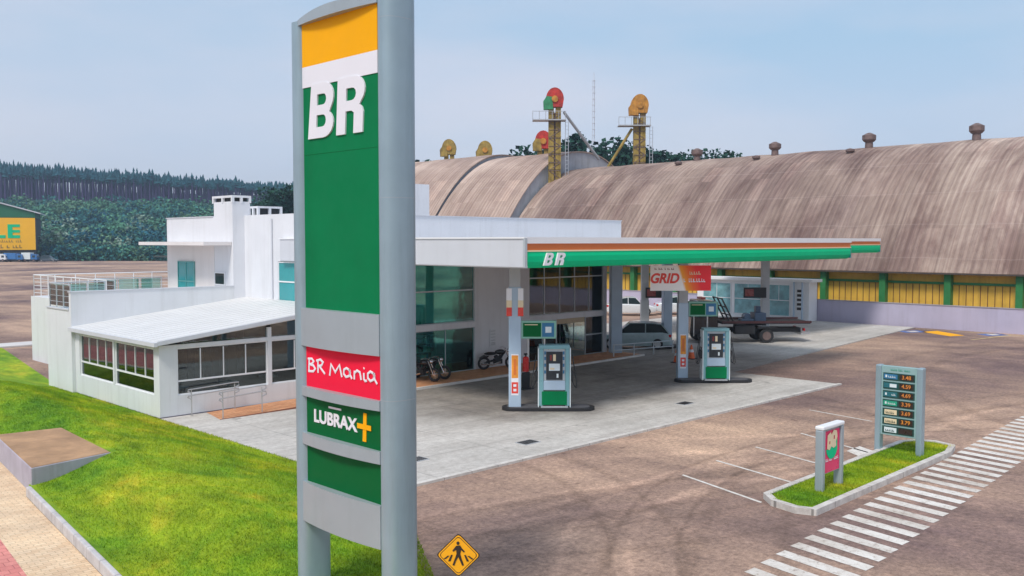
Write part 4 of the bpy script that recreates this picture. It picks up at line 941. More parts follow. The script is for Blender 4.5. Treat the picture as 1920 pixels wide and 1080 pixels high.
# ================================================================ PEDESTRIAN SIGN
WS = thing('pedestrian_sign', (8.02, 9.03, 0), 'yellow diamond pedestrian crossing warning sign at the lower edge', 'road sign', rz=R(-47))
MB().cyl((0, .03, 0), (0, .03, 2.3), .03, 12).build('pole', M['steel'], WS, world=False, smooth=True)
def dia(h, y0, y1, r_=.04):
    pts = []
    for k in range(4):
        a0 = 90+90*k; cxx = (h-r_*1.414)*math.cos(R(a0)); czz = (h-r_*1.414)*math.sin(R(a0))
        for q in (-45, -22, 0, 22, 45): pts.append((cxx+r_*math.cos(R(a0+q)), y0, czz+r_*math.sin(R(a0+q))))
    return MB().extr([(a, b, c+2.115) for a, b, c in pts], (0, y1-y0, 0))
dia(.300, 0, .004).build('border', M['signblack'], WS, world=False)
pl_ = dia(.283, -.003, 0).build('plate', M['signyellow'], WS, world=False)
dia(.262, -.004, -.0031).build('line', M['signblack'], pl_, world=False); dia(.250, -.006, -.0041).build('face', M['signyellow'], pl_, world=False)
fg = ((0, -.006, 2.115), (1, 0, 0), (0, 0, 1))
MB().ball((-.005, -.010, 2.115+.165), (.021, .004, .024), 12, 8).build('pictogram_head', M['signblack'], pl_, world=False)
shape([[(-.03, .13), (.025, .135), (.045, .10), (.085, .055), (.075, .04), (.035, .075), (.025, .02), (.045, -.05), (.075, -.13), (.05, -.14), (.015, -.06), (-.002, -.02), (-.03, -.07), (-.055, -.14), (-.08, -.13), (-.05, -.05), (-.025, .02), (-.03, .075), (-.07, .05), (-.08, .065)]], fg, pl_, M['signblack'], 'pictogram_walker', .002, world=False)
st_ = []
for k in (-3, -2, -1, 1, 2, 3): st_.append([(k*.038-.012+(k*.006), .03-abs(k)*.012), (k*.038+.012+(k*.006), .03-abs(k)*.012), (k*.062+.018, -.14+abs(k)*.03), (k*.062-.014, -.14+abs(k)*.03)])
for q in st_: 
    if abs(q[0][0]) > .06: shape([q], fg, pl_, M['signblack'], 'pictogram_stripe', .0015, world=False)
# ================================================================ BLOCK ON THE LAWN
BK = thing('concrete_block', (8.6, 26.9, .1), 'low rendered concrete block with earthy brown top beside the sidewalk', 'block')
bk = MB(); bp = [(7.50, 24.40), (9.60, 24.76), (9.84, 29.1), (8.08, 29.35)]
bk.prism(bp, 0, .66); bk.build('body', M['block_side'], BK, bevel=.02)
MB().prism([(7.525, 24.43), (9.575, 24.78), (9.81, 29.07), (8.10, 29.32)], .661, .672).build('top', M['block_top'], BK)
# ================================================================ BOUNDARY WALL, KIOSK
BW = thing('boundary_wall', (68.1, 30, 0), 'long low lilac grey rendered wall in front of the arched warehouse', 'wall')
MB().box(68.0, -6, 0, 68.2, 90, 1.68).build('wall', M['lilac'], BW)
MB().box(67.96, -6, 1.68, 68.24, 90, 1.74).build('coping', M['wallbase'], BW)
KI = thing('service_kiosk', (67, 38, 0), 'low white flat roofed service block with pale teal windows behind the tow truck', 'building')
MB().box(66.6, 34.0, 0, 67.9, 44.2, 3.1).build('wall', M['can_white'], KI)
MB().box(66.2, 33.6, 3.1, 67.98, 44.6, 3.32).build('roof_slab', M['can_white'], KI, bevel=.02)
B_cur = KI
for a0, a1 in ((35.6, 37.5), (38.0, 40.6), (40.9, 43.6)): window('x', a0, a1, .35, 2.85, 66.54, 2, (1.6,), 'frame_white', 'kiosk_glass', dep=.05)
for y in (34.5, 35.2, 37.75): MB().cyl((66.45, y, .05), (66.45, y, 3.1), .07, 8).build('post', M['col_blue'], KI, smooth=True)
sqk = MB()
for k in range(5): sqk.box(66.58, 34.65, .9+k*.35, 66.598, 35.0, 1.1+k*.35)
sqk.build('lettering', M['signblack'], KI)
# ================================================================ WAREHOUSE ARCHES
def arch(y0, y1, xe, half, ze, zt, label, gable=True, rm_='roof_barn'):
    t = thing('arched_warehouse', (xe, y0, 0), label, 'warehouse', 'arched warehouses behind the station')
    xc = xe+half; nseg = 30; ny_ = max(2, int((y1-y0)/3))
    prof = [(xc+half*u, ze+(zt-ze)*(1-abs(u)**2.15)) for u in [-1+2*i/nseg for i in range(nseg+1)]]
    m = MB()
    for j in range(ny_+1):
        y = y0+(y1-y0)*j/ny_
        for (x, z) in prof: m.v.append((x, y, z + .05*math.sin(y*.9+x*.3)))
    n1 = len(prof)
    for j in range(ny_):
        for i in range(n1-1): a = j*n1+i; m.f.append((a, a+n1, a+n1+1, a+1)); m.m.append(0)
    # thickness: a lower skin and its edges
    b0 = len(m.v)
    m.v += [(x, y, z-.14) for (x, y, z) in m.v[:b0]]
    for j in range(ny_):
        for i in range(n1-1): a = b0+j*n1+i; m.f.append((a, a+1, a+n1+1, a+n1)); m.m.append(0)
        for i in (0, n1-1): a = j*n1+i; m.f.append((a, a+n1, b0+a+n1, b0+a)); m.m.append(0)
    for j in (0, ny_):
        for i in range(n1-1): a = j*n1+i; m.f.append((a, a+1, b0+a+1, b0+a)); m.m.append(0)
    m.build('arched_roof', M[rm_], t, smooth=True)
    if gable:
        for yy in (y0+.15, y1-.25):
            g = MB(); g.extr([(prof[0][0]+.5, yy, 0), (prof[-1][0]-.5, yy, 0)] + [(x, yy, z-.16) for x, z in prof[1:-1]][::-1], (0, .1, 0)); g.build('gable_wall', M['barn_gable'], t)
    return t, prof
AR, prof1 = arch(-8, 74.0, 71.4, 15.6, 3.95, 15.2, 'nearest long arched warehouse with streaked brown roof and yellow side wall')
arch(74.4, 87.5, 70.9, 16.1, 3.9, 17.4, 'taller middle arched warehouse with pale gable edge beside the red topped elevator', rm_='roof_barn_pale')
arch(87.9, 106, 71.2, 15.8, 4.2, 17.9, 'arched warehouse with pale roof left of the dark seam', rm_='roof_barn_pale')
arch(106.4, 124, 71.6, 15.4, 3.9, 15.4, 'lowest and farthest arched warehouse mostly hidden by the totem', rm_='roof_barn_pale')
# side wall of the first warehouse: posts, yellow sheets, green rails
lo = MB().box(72.1, -8, 0, 72.3, 74, 1.15); lo.build('base_wall', M['wallbase'], AR)
yw = MB().box(72.35, -8, 1.15, 72.42, 74, 4.0); yw.build('yellow_cladding', M['barn_yellow'], AR)
for k in range(17):
    y = -4.0+4.93*k; MB().box(71.75, y-.24, 0, 72.34, y+.24, 4.15).build('green_post', M['barn_green'], AR)
    r = MB(); r.box(72.2, y+.24, 3.02, 72.34, y+4.69, 3.2); r.build('green_rail', M['barn_green'], AR)
    r = MB(); 
    for q in range(1, 9): r.box(72.3, y+.24+q*.5, 1.15, 72.345, y+.28+q*.5, 3.0)
    r.build('stain_bars', mat('rust_brown_bar', (.16, .08, .03), .8, .3, 2) if k == 0 else M['rb'], AR)
    if k == 0: M['rb'] = bpy.data.materials['rust_brown_bar']
ev = MB().box(71.3, -8, 3.80, 71.6, 74, 3.92); ev.build('eave', M['bark'], AR)
def ridge_vent(x, y, z, r, h, label):
    t = thing('roof_vent', (x, y, z-.3), label, 'roof vent', 'rusty vents along the warehouse ridge')
    MB().cyl((0, 0, 0), (0, 0, h*.55), r*.62, 14, r*.55).build('stack', M['vent'], t, world=False, smooth=True)
    MB().cyl((0, 0, h*.50), (0, 0, h*.62), r*.7, 14, r).cyl((0, 0, h*.62), (0, 0, h*.86), r, 14, r).cyl((0, 0, h*.86), (0, 0, h), r, 14, r*.25).build('cap', M['vent'], t, world=False, smooth=True)
def on_arch(x, prof=prof1):
    for a, b in zip(prof[:-1], prof[1:]):
        if a[0] <= x <= b[0]: return a[1]+(b[1]-a[1])*(x-a[0])/(b[0]-a[0])
for px, r, h, lb in ((1825, .62, 1.75, 'rightmost and largest rusty vent on the warehouse ridge'), (1625, .62, 1.7, 'second rusty vent from the right on the warehouse ridge'), (1450, .60, 1.6, 'third rusty vent from the right on the warehouse ridge'), (1305, .62, 1.6, 'rusty vent on the ridge in front of the umbrella shaped tree')):
    q = (px-960)/1722; x = 84.5; ridge_vent(x, x*(1-q)/(1+q), on_arch(x), r, h, lb)
for px, lb in ((1590, 'small low roof cowl left of the second large vent'), (1415, 'small low roof cowl left of the third large vent'), (1270, 'small low roof cowl right of the orange elevator')):
    q = (px-960)/1722; x = 82.5; ridge_vent(x, x*(1-q)/(1+q), on_arch(x), .4, .75, lb)
# ================================================================ GRAIN ELEVATORS
def elevator(x, y, z0, ztop, head, label, plat=True, wide=1.0):
    t = thing('grain_elevator', (x, y, z0), label, 'grain elevator', 'grain elevators above the warehouses')
    ui = Vector((s2, -s2, 0)); nn = Vector((-s2, -s2, 0)); h = ztop-z0; c0 = Vector((x, y, z0))
    for sg in (-1, 1):
        a = c0+ui*.42*sg*wide
        mb = MB().extr([a-ui*.31-nn*.3, a+ui*.31-nn*.3, a+ui*.31+nn*.3, a-ui*.31+nn*.3], (0, 0, h-2.2)); 
        z = 1.6
        while z < h-2.4: mb.extr([a-ui*.32-nn*.36+Vector((0, 0, z)), a+ui*.32-nn*.36+Vector((0, 0, z)), a+ui*.32+nn*.36+Vector((0, 0, z)), a-ui*.32+nn*.36+Vector((0, 0, z))], (0, 0, .14)); z += 1.9
        mb.build('leg_casing', M['elev_yellow'], t)
    mb = MB(); z = .5; k = 0
    while z < h-3.6:
        a = c0+Vector((0, 0, z)); b = c0+Vector((0, 0, z+.95)); sg = 1 if k % 2 else -1
        mb.cyl(a-ui*.68*sg+nn*.34, b+ui*.68*sg+nn*.34, .045, 4); mb.cyl(b-ui*.70+nn*.34, b+ui*.70+nn*.34, .04, 4); z += .95; k += 1
    mb.build('bracing', M['vent'], t)
    mb = MB().extr([c0-ui*.14-nn*.22, c0+ui*.14-nn*.22, c0+ui*.14+nn*.1, c0-ui*.14+nn*.1], (0, 0, h-3.0)); mb.build('service_pipe', M['vent'], t)
    hc = c0+Vector((0, 0, h-1.5)); m1, m2 = head
    mb = MB(); pts = [hc+ui*(1.05*math.cos(R(a)))*wide+Vector((0, 0, 1.35*math.sin(R(a)))) for a in range(0, 181, 15)] + [hc-ui*1.0*wide+Vector((0, 0, -.9)), hc+ui*.9*wide+Vector((0, 0, -.9))]
    mb.extr([p-nn*.55 for p in pts], nn*1.1); hd = mb.build('head_casing', M[m1], t)
    mb = MB(); a = hc-ui*.75*wide+nn*.6+Vector((0, 0, -.45)); mb.extr([a-ui*.55+Vector((0, 0, -.75)), a+ui*.55+Vector((0, 0, -.75)), a+ui*.45+Vector((0, 0, .7)), a-ui*.2+Vector((0, 0, .8)), a-ui*.6+Vector((0, 0, .2))], nn*-.8); mb.build('discharge_hood', M[m2], t)
    mb = MB().cyl(hc+nn*.56, hc+nn*.72, .38, 14); mb.build('pulley_guard', M['elev_orange'], hd)
    if plat:
        z = Vector((0, 0, h-4.0)); mb = MB(); mb.extr([c0+z-ui*2.6-nn*.7, c0+z+ui*1.3-nn*.7, c0+z+ui*1.3+nn*.9, c0+z-ui*2.6+nn*.9], (0, 0, .12))
        for q in range(6): mb.cyl(c0+z+ui*(-2.6+.76*q)+nn*.88, c0+z+ui*(-2.6+.76*q)+nn*.88+Vector((0, 0, 1.05)), .035, 5)
        mb.cyl(c0+z-ui*2.6+nn*.88+Vector((0, 0, 1.05)), c0+z+ui*1.3+nn*.88+Vector((0, 0, 1.05)), .035, 5); mb.build('platform', M['col_grey'], t)
        mb = MB()
        for q in (-.18, .18): mb.cyl(c0+ui*(1.45+q)+Vector((0, 0, .0)), c0+ui*(1.45+q)+z, .04, 5)
        k = .4
        while k < h-4: mb.cyl(c0+ui*1.27+Vector((0, 0, k)), c0+ui*1.63+Vector((0, 0, k)), .025, 4); k += .45
        mb.build('ladder', M['steel'], t)
    return t, c0, ui
t1, c1, ui = elevator(80.6, 73.5, on_arch(80.6)-.4, 24.4, ('elev_red', 'elev_green'), 'tallest rusty yellow elevator with red and green head rising from the roof junction')
sp = MB().cyl(c1+ui*1.1+Vector((0, 0, 8.3)), c1+ui*5.6+Vector((3, 3, 3.2)), .18, 8); sp.build('spout', M['col_grey'], t1, smooth=True)
t2, c2, ui = elevator(90.5, 68.6, on_arch(90.5)-.4, 24.2, ('elev_orange', 'elev_orange'), 'second tall rusty elevator with orange head behind the ridge')
sp = MB().cyl(c2-ui*.9+Vector((0, 0, 5.6)), c2-ui*4.2+Vector((0, 0, .3)), .17, 8); sp.build('spout', M['elev_yellow'], t2, smooth=True)
for px, yt, Y, hd, lb in ((1018, 245, 80, ('elev_red', 'elev_yellow'), 'short yellow elevator head with red hood left of the tallest elevator'), (910, 264, 97, ('elev_yellow', 'elev_yellow'), 'small yellow elevator head, middle of the ridge'), (843, 261, 103, ('elev_yellow', 'elev_yellow'), 'small yellow elevator head, leftmost on the ridge')):
    q = (px-960)/1722; X = Y*(1+q)/(1-q); d = (X+Y)*s2; elevator(X, Y, 15.5, 6.3+(452-yt)*d/1722, hd, lb, False, 1.0)
AN = thing('radio_mast', (154, 129, 0), 'thin pale guyed radio mast far behind the warehouses', 'mast')
mb = MB()
for q in range(3): a = 2.1*q; mb.cyl((154+.35*math.cos(a), 129+.35*math.sin(a), 0), (154+.22*math.cos(a), 129+.22*math.sin(a), 41), .05, 5)
z = .5
while z < 41: mb.box(153.75, 128.75, z, 154.25, 129.25, z+.07); z += 1.3
mb.build('lattice', M['can_grey'], AN); MB().cyl((154, 129, 41), (154, 129, 42.6), .05, 6).build('aerial', M['can_grey'], AN)
# ================================================================ VEHICLES
def loft(rings, close=True):
    m = MB(); n_ = len(rings[0])
    for r_ in rings: m.v += [tuple(p) for p in r_]
    for i in range(len(rings)-1):
        for j in range(n_): m.f.append((i*n_+j, i*n_+(j+1) % n_, (i+1)*n_+(j+1) % n_, (i+1)*n_+j)); m.m.append(0)
    m.f += [tuple(range(n_))[::-1], tuple((len(rings)-1)*n_+j for j in range(n_))]; m.m += [0, 0]
    return m
def wheel(parent, x, y, r, w_=.2, name='wheel'):
    sg = 1 if y > 0 else -1
    o = MB().cyl((x, y-w_/2, r), (x, y+w_/2, r), r, 20).build(name, M['black'], parent, world=False, smooth=True, bevel=.02)
    f = y+sg*(w_/2); m = MB().cyl((x, f-sg*.01, r), (x, f+sg*.012, r), r*.60, 16)
    m.build('rim', M['steel'] if r < .4 else M['vent'], o, world=False, smooth=True); return o
def car(x, y, rz, paint, label, L_=4.2, W_=1.72, Hh=1.48, kind='hatch', z=.06, group=None, name='parked_car'):
    t = thing(name, (x, y, z), label, 'car', group, rz); h = L_/2; w2 = W_/2
    def ring(x_, zb, zt, hw, tum=.9): return [(x_, -hw*.94, zb), (x_, hw*.94, zb), (x_, hw, zb+(zt-zb)*.35), (x_, hw*.97, zt-.06), (x_, hw*tum, zt), (x_, -hw*tum, zt), (x_, -hw*.97, zt-.06), (x_, -hw, zb+(zt-zb)*.35)]
    prof = [(-h, .38, .72, w2*.86), (-h+.08, .24, .90, w2*.94), (-h+.5, .20, .98, w2), (-.2, .18, .94, w2), (h-1.1, .18, .90, w2), (h-.5, .20, .80, w2*.97), (h-.12, .24, .68, w2*.90), (h, .34, .55, w2*.80)]
    if kind == 'pickup': prof = [(-h, .45, .95, w2*.92), (-h+.1, .38, 1.08, w2*.97), (-.4, .32, 1.08, w2), (h-1.3, .32, 1.05, w2), (h-.4, .34, .98, w2*.97), (h, .42, .75, w2*.86)]
    b = loft([ring(*p) for p in prof]).build('body', M[paint], t, world=False, smooth=True, bevel=.02)
    zb = .93 if kind != 'pickup' else 1.06
    if kind == 'hatch': cab = [(-h+.12, zb, .0, w2*.86), (-h+.55, zb, Hh-.08-zb, w2*.74), (-h+1.1, zb, Hh-zb, w2*.72), (.25, zb, Hh-.02-zb, w2*.72), (h-1.15, zb-.04, .02, w2*.84)]
    elif kind == 'sedan': cab = [(-h+.55, zb, .0, w2*.84), (-h+1.15, zb, Hh-.10-zb, w2*.73), (-.3, zb, Hh-zb, w2*.72), (.35, zb, Hh-.04-zb, w2*.72), (h-1.2, zb-.04, .02, w2*.84)]
    else: cab = [(-.75, zb, .0, w2*.86), (-.62, zb, Hh-.08-zb, w2*.76), (-.2, zb, Hh-zb, w2*.75), (.5, zb, Hh-.04-zb, w2*.75), (1.25, zb-.02, .02, w2*.84)]
    rr = []
    for (cx_, z0_, hh_, hw) in cab: rr.append([(cx_, -w2*.87, z0_-.04), (cx_, w2*.87, z0_-.04), (cx_, hw+(w2*.87-hw)*(1-min(1, hh_/.3)), z0_+hh_), (cx_, -hw-(w2*.87-hw)*(1-min(1, hh_/.3)), z0_+hh_)])
    loft(rr).build('windows', M['carglass'], t, world=False)
    top = [c for c in cab if c[2] > .2]
    rf_ = MB(); rf_.add([(top[0][0]-.02, -top[0][3]-.01, top[0][1]+top[0][2]-.02), (top[0][0]-.02, top[0][3]+.01, top[0][1]+top[0][2]-.02)] + [], [])
    rs = [[(c[0], -c[3]-.012, c[1]+c[2]-.03), (c[0], c[3]+.012, c[1]+c[2]-.03), (c[0], c[3]-.02, c[1]+c[2]+.018), (c[0], -c[3]+.02, c[1]+c[2]+.018)] for c in top]
    loft(rs).build('roof', M[paint], t, world=False, smooth=True)
    pil = MB()
    for sg in (-1, 1):
        for (a, c) in ((cab[0], cab[1]), (cab[-1], cab[-2])): pil.tube([(a[0], sg*w2*.875, a[1]-.02), (c[0], sg*(c[3]+.008), c[1]+c[2]-.01)], .03, 5)
        pil.tube([((top[0][0]+top[-1][0])/2, sg*w2*.878, zb-.02), ((top[0][0]+top[-1][0])/2, sg*(w2*.73+.01), Hh-.03)], .03, 5)
    pil.build('pillars', M[paint], t, world=False)
    for sx in (-h+.78, h-.82):
        for sg in (-1, 1): wheel(t, sx, sg*(w2-.08), .31)
    for sg in (-1, 1):
        MB().box(-h-.01, sg*w2*.80-.11, .70, -h+.16, sg*w2*.80+.11, .86).build('tail_lamp', M['tail'], t, world=False, bevel=.02)
        MB().box(h-.2, sg*w2*.66-.15, .56, h-.03, sg*w2*.66+.15, .68).build('headlight', M['lampglass'], t, world=False, bevel=.02)
        MB().ball((.75, sg*(w2+.06), .98), (.08, .10, .07), 8, 6).build('mirror', M[paint], t, world=False, smooth=True)
    MB().box(-h-.03, -w2*.8, .36, -h+.1, w2*.8, .52).build('bumper', M[paint], t, world=False, bevel=.02)
    MB().box(-h-.04, -.2, .56, -h-.0, .2, .68).build('number_plate', M['pale_row'], t, world=False)
    return t
car(43.0, 32.9, R(135-8), 'carteal', 'pale silver hatchback with dark windows behind the white building column', 4.3, 1.75, 1.5)
for k, (px, D, lb) in enumerate(((1183, 78, 'white car parked by the far wall just right of the building column'), (1090, 80, 'white car by the far wall seen through the shop glazing'), (1275, 79, 'white car by the far wall behind the black number panel'))):
    x, y = P(D, px); car(x, y, R(-45+180*(k % 2)), 'carwhite', lb, 4.2, 1.7, 1.5, 'sedan', .06 if x < 67 else 0, 'white cars parked by the far wall')
x, y = P(279, 92); car(x, y, R(-45), 'cardark', 'dark car parked right of the blue truck by the yellow hall', 5.2, 2.0, 1.9, 'hatch', 0)
# small lorries in front of the yellow hall
def lorry(px, D, rz, cabp, boxp, label, Ls=5.6, Hb=2.7):
    x, y = P(D, px); t = thing('parked_truck', (x, y, 0), label, 'truck', 'trucks parked by the yellow hall', rz)
    MB().box(-Ls/2, -1.0, .55, Ls/2, 1.0, .75).build('chassis', M['black'], t, world=False)
    MB().box(-Ls/2, -1.1, .8, Ls/2-1.9, 1.1, Hb).build('cargo_box', M[boxp], t, world=False, bevel=.05)
    a = Ls/2
    c = MB().extr([(a-1.8, -1.0, .6), (a, -1.0, .6), (a, -1.0, 1.35), (a-.35, -1.0, 2.3), (a-1.8, -1.0, 2.4)], (0, 2.0, 0)).build('cab', M[cabp], t, world=False, bevel=.05)
    MB().extr([(a-.03, -.85, 1.38), (a-.0, .85, 1.38), (a-.33, .85, 2.2), (a-.36, -.85, 2.2)], (.02, 0, .01)).build('windscreen', M['carglass'], c, world=False)
    MB().box(a-1.3, -1.02, 1.35, a-.5, 1.02, 2.0).build('side_window', M['carglass'], c, world=False)
    for sx in (-Ls/2+1.0, Ls/2-.9):
        for sg in (-1, 1): wheel(t, sx, sg*.95, .45, .28)
lorry(28, 277, R(-45), 'carblue', 'carblue', 'blue box truck below the yellow wall lettering')
lorry(58, 278, R(-45), 'carblue', 'pale_row', 'truck with pale cargo box right of the blue one', 4.6, 2.8)
lorry(0, 276, R(-45), 'carwhite', 'pale_row', 'white truck cut by the left edge of the view', 4.6, 2.5)
# flat-bed tow truck
TT = thing('tow_truck', (50.6, 30.1, .06), 'black flatbed tow truck with empty bed behind the farther pump', 'truck', None, R(-45+3))
def tb(name, m, *a, par=None, bev=0): return MB().box(*a).build(name, M[m], par or TT, world=False, bevel=bev)
tb('chassis', 'black', -3.4, -.45, .62, 3.4, .45, .88)
cb = MB().extr([(-3.7, -1.05, .55), (-1.95, -1.05, .55), (-1.95, -1.05, 2.55), (-3.2, -1.05, 2.62), (-3.62, -1.05, 1.55)], (0, 2.1, 0)).build('cab', M['blackgloss'], TT, world=False, bevel=.06)
MB().box(-3.25, -1.07, 1.55, -2.35, 1.07, 2.3).build('side_window', M['carglass'], cb, world=False, bevel=.02)
MB().extr([(-3.70, -.9, 1.62), (-3.66, .9, 1.62), (-3.28, .9, 2.45), (-3.30, -.9, 2.45)], (-.02, 0, .01)).build('windscreen', M['carglass'], cb, world=False)
tb('light_bar', 'carred', -2.9, -.5, 2.64, -2.6, .5, 2.78, par=cb, bev=.02)
for sg in (-1, 1): tb('mirror', 'black', -3.55, sg*1.2-.05, 1.6, -3.45, sg*1.2+.05, 2.1, par=cb)
bd_ = tb('bed', 'black', -1.75, -1.15, 1.18, 3.75, 1.15, 1.30)
tb('bed_rail', 'maroon', -1.75, -1.19, 1.22, 3.8, -1.14, 1.36, par=bd_); tb('bed_rail', 'maroon', -1.75, 1.14, 1.22, 3.8, 1.19, 1.40, par=bd_)
hbm = MB()
for y in (-1.0, 0, 1.0): hbm.tube([(-1.0, y, 1.3), (-1.75, y, 2.75)], .05, 6)
for z in (1.7, 2.2, 2.72): hbm.tube([(-1.0-.75*(z-1.3)/1.45, -1.0, z), (-1.0-.75*(z-1.3)/1.45, 1.0, z)], .04, 6)
hbm.build('headboard', M['black'], TT, world=False)
wn = MB(); wn.cyl((.1, -.3, 1.55), (.1, .3, 1.55), .22, 12); wn.box(-.3, -.4, 1.3, .5, .4, 1.42); wn.box(.5, -.5, 1.3, 1.2, .5, 1.8); wn.box(.65, -.2, 1.8, .95, .2, 2.2); wn.build('winch', mat('dark_blue_machine', (.04, .07, .12), .4, .2, 3), TT, world=False, bevel=.02)
for sx in (-2.75, 1.05):
    for sg in (-1, 1): wheel(TT, sx, sg*.98, .44, .26)
for sg in (-1, 1):
    tb('mudguard', 'black', .45, sg*.98-.18, .90, 1.65, sg*.98+.18, .98)
    tb('tail_lamp', 'tail', 3.42, sg*.8-.14, .72, 3.5, sg*.8+.14, .88)
tb('rear_bar', 'steel', 3.2, -1.05, .5, 3.4, 1.05, .62); tb('tool_box', 'black', -.9, -1.05, .55, .35, -.55, 1.12, bev=.02)
tb('wheel_lift', 'steel', 3.4, -.12, .45, 4.1, .12, .6)
# motorcycles by the shop front
def moto(x, y, rz, label):
    t = thing('motorcycle', (x, y, .15), label, 'motorcycle', 'black motorcycles parked at the shop front', rz)
    for nm, cx_ in (('rear_wheel', -.68), ('front_wheel', .70)):
        w_ = MB().torus((cx_, 0, .31), (0, 1, 0), .255, .06).build(nm, M['black'], t, world=False, smooth=True)
        sp_ = MB()
        for k in range(10): a = k*math.pi/5; sp_.tube([(cx_, 0, .31), (cx_+.22*math.cos(a), 0, .31+.22*math.sin(a))], .008, 4)
        sp_.cyl((cx_, -.04, .31), (cx_, .04, .31), .05, 10); sp_.build('spokes', M['chrome'], w_, world=False)
    MB().tube([(-.68, -.09, .31), (-.2, -.12, .42), (.1, -.1, .5), (.38, -.04, .80)], .03, 8).tube([(-.68, .09, .31), (-.2, .12, .42), (.1, .1, .5), (.38, .04, .80)], .03, 8).build('frame', M['black'], t, world=False, smooth=True)
    e = MB(); e.box(-.18, -.14, .26, .22, .14, .50); e.cyl((0, 0, .48), (-.10, 0, .66), .10, 12); e.cyl((.06, 0, .48), (.20, 0, .64), .10, 12); e.build('engine', M['black'], t, world=False, bevel=.02)
    MB().ball((.14, 0, .82), (.27, .15, .13), 14, 9).build('fuel_tank', M['blackgloss'], t, world=False, smooth=True)
    MB().ball((-.34, 0, .76), (.34, .14, .08), 12, 8).build('seat', M['black'], t, world=False, smooth=True)
    MB().extr([(-.95, -.08, .55), (-.70, -.08, .70), (-.42, -.08, .66), (-.5, -.08, .58)], (0, .16, 0)).build('rear_mudguard', M['blackgloss'], t, world=False, bevel=.02)
    MB().tube([(.70, -.10, .31), (.42, -.09, .92)], .022, 8).tube([(.70, .10, .31), (.42, .09, .92)], .022, 8).build('fork', M['chrome'], t, world=False, smooth=True)
    MB().tube([(.25, -.38, 1.0), (.36, -.2, 1.04), (.42, 0, .96), (.36, .2, 1.04), (.25, .38, 1.0)], .016, 7).build('handlebar', M['chrome'], t, world=False, smooth=True)
    MB().ball((.55, 0, .88), (.09, .10, .10), 10, 8).build('headlight', M['chrome'], t, world=False, smooth=True)
    MB().tube([(.1, -.17, .36), (-.3, -.18, .24), (-.85, -.18, .30)], .04, 8).build('exhaust', M['chrome'], t, world=False, smooth=True)
moto(26.3, 31.5, R(-62), 'left black motorcycle in front of the dark lower shopfront')
moto(25.6, 31.3, R(-70), 'black motorcycle nearest the totem, beside another of its kind')
moto(30.6, 31.6, R(-25), 'black motorcycle with bright chrome engine against the white wall by the notice')
# fire extinguisher on stand, cones
x, y = P(38.5, 986)
FE = thing('fire_extinguisher', (x, y, .06), 'red fire extinguisher on a black stand right of the nearer column', 'extinguisher')
MB().cyl((0, 0, .75), (0, 0, 1.30), .13, 16).ball((0, 0, 1.30), (.13, .13, .09), 14, 8).build('cylinder', M['extred'], FE, world=False, smooth=True)
MB().cyl((0, 0, 1.36), (0, 0, 1.48), .03, 8).box(-.1, -.02, 1.46, .08, .02, 1.52).build('valve', M['black'], FE, world=False)
MB().tube([(.05, -.02, 1.46), (.2, -.05, 1.35), (.17, -.05, 1.0), (.14, -.05, .85)], .014, 6).build('hose', M['black'], FE, world=False)
MB().box(-.22, -.03, .0, .22, .03, .72).box(-.3, -.2, 0, .3, .2, .05).build('stand', M['black'], FE, world=False, bevel=.01)
def cone(px, D, label):
    x, y = P(D, px); t = thing('traffic_cone', (x, y, .06), label, 'traffic cone', 'orange cones by the farther pump', 0)
    MB().cyl((0, 0, .03), (0, 0, .75), .19, 18, .035).build('cone_body', M['cone'], t, world=False, smooth=True)
    MB().cyl((0, 0, .36), (0, 0, .50), .128, 18, .094).build('white_band', M['white_pan'], t, world=False, smooth=True)
    MB().box(-.24, -.24, 0, .24, .24, .035).build('base', M['black'], t, world=False)
cone(1271, 47, 'orange traffic cone left of the farther clad column'); cone(1298, 48.5, 'orange traffic cone right of the farther clad column'); 
def drain(x, y, lb):
    t = thing('drain_cover', (x, y, .06), lb, 'drain cover', 'iron drain covers in the forecourt')
    f = MB().box(-.34, -.24, .0, .34, .24, .012).build('frame', M['col_grey'], t, world=False); g = MB()
    for k in range(9): g.box(-.29+k*.068, -.2, .012, -.255+k*.068, .2, .02)
    g.build('grate', M['black'], t, world=False)
drain(20.3, 19.6, 'iron drain cover near the front edge of the forecourt'); drain(16.4, 20.3, 'iron drain cover beside the totem edge on the pale concrete'); drain(29.5, 20.1, 'iron drain cover between the two pump islands')
# ================================================================ YELLOW HALL FAR LEFT
x0, y0 = P(284, 68)
YH = thing('yellow_hall', (x0, y0, 0), 'yellow fronted hall with green gable and large green lettering at the left edge', 'building')
bk_ = Vector((x0, y0, 0)).normalized(); bk_ = (Matrix.Rotation(R(-4), 3, 'Z') @ bk_); ui = Vector((bk_.y, -bk_.x, 0)); c0 = Vector((x0, y0, 0))
def fq(a, b, z0, z1, e, th=.1): 
    o_ = c0-bk_*e; return MB().extr([o_+ui*a+Vector((0, 0, z0)), o_+ui*b+Vector((0, 0, z0)), o_+ui*b+Vector((0, 0, z1)), o_+ui*a+Vector((0, 0, z1))], bk_*th)
fq(-26, 0, 0, 13.4, 0, 24).build('hall_wall', M['dark'], YH)
fq(-26, 0, 3.6, 13.4, .3, .2).build('yellow_front', M['yellow_sign'], YH)
mb = MB().extr([c0+ui*-26-bk_*.3+Vector((0, 0, 13.5)), c0-bk_*.3+Vector((0, 0, 13.5)), c0-bk_*.3+Vector((0, 0, 15.0)), c0+ui*-13-bk_*.3+Vector((0, 0, 18.6)), c0+ui*-26-bk_*.3+Vector((0, 0, 15.0))], bk_*24); mb.build('green_gable', M['green_sign'], YH)
mb = MB()
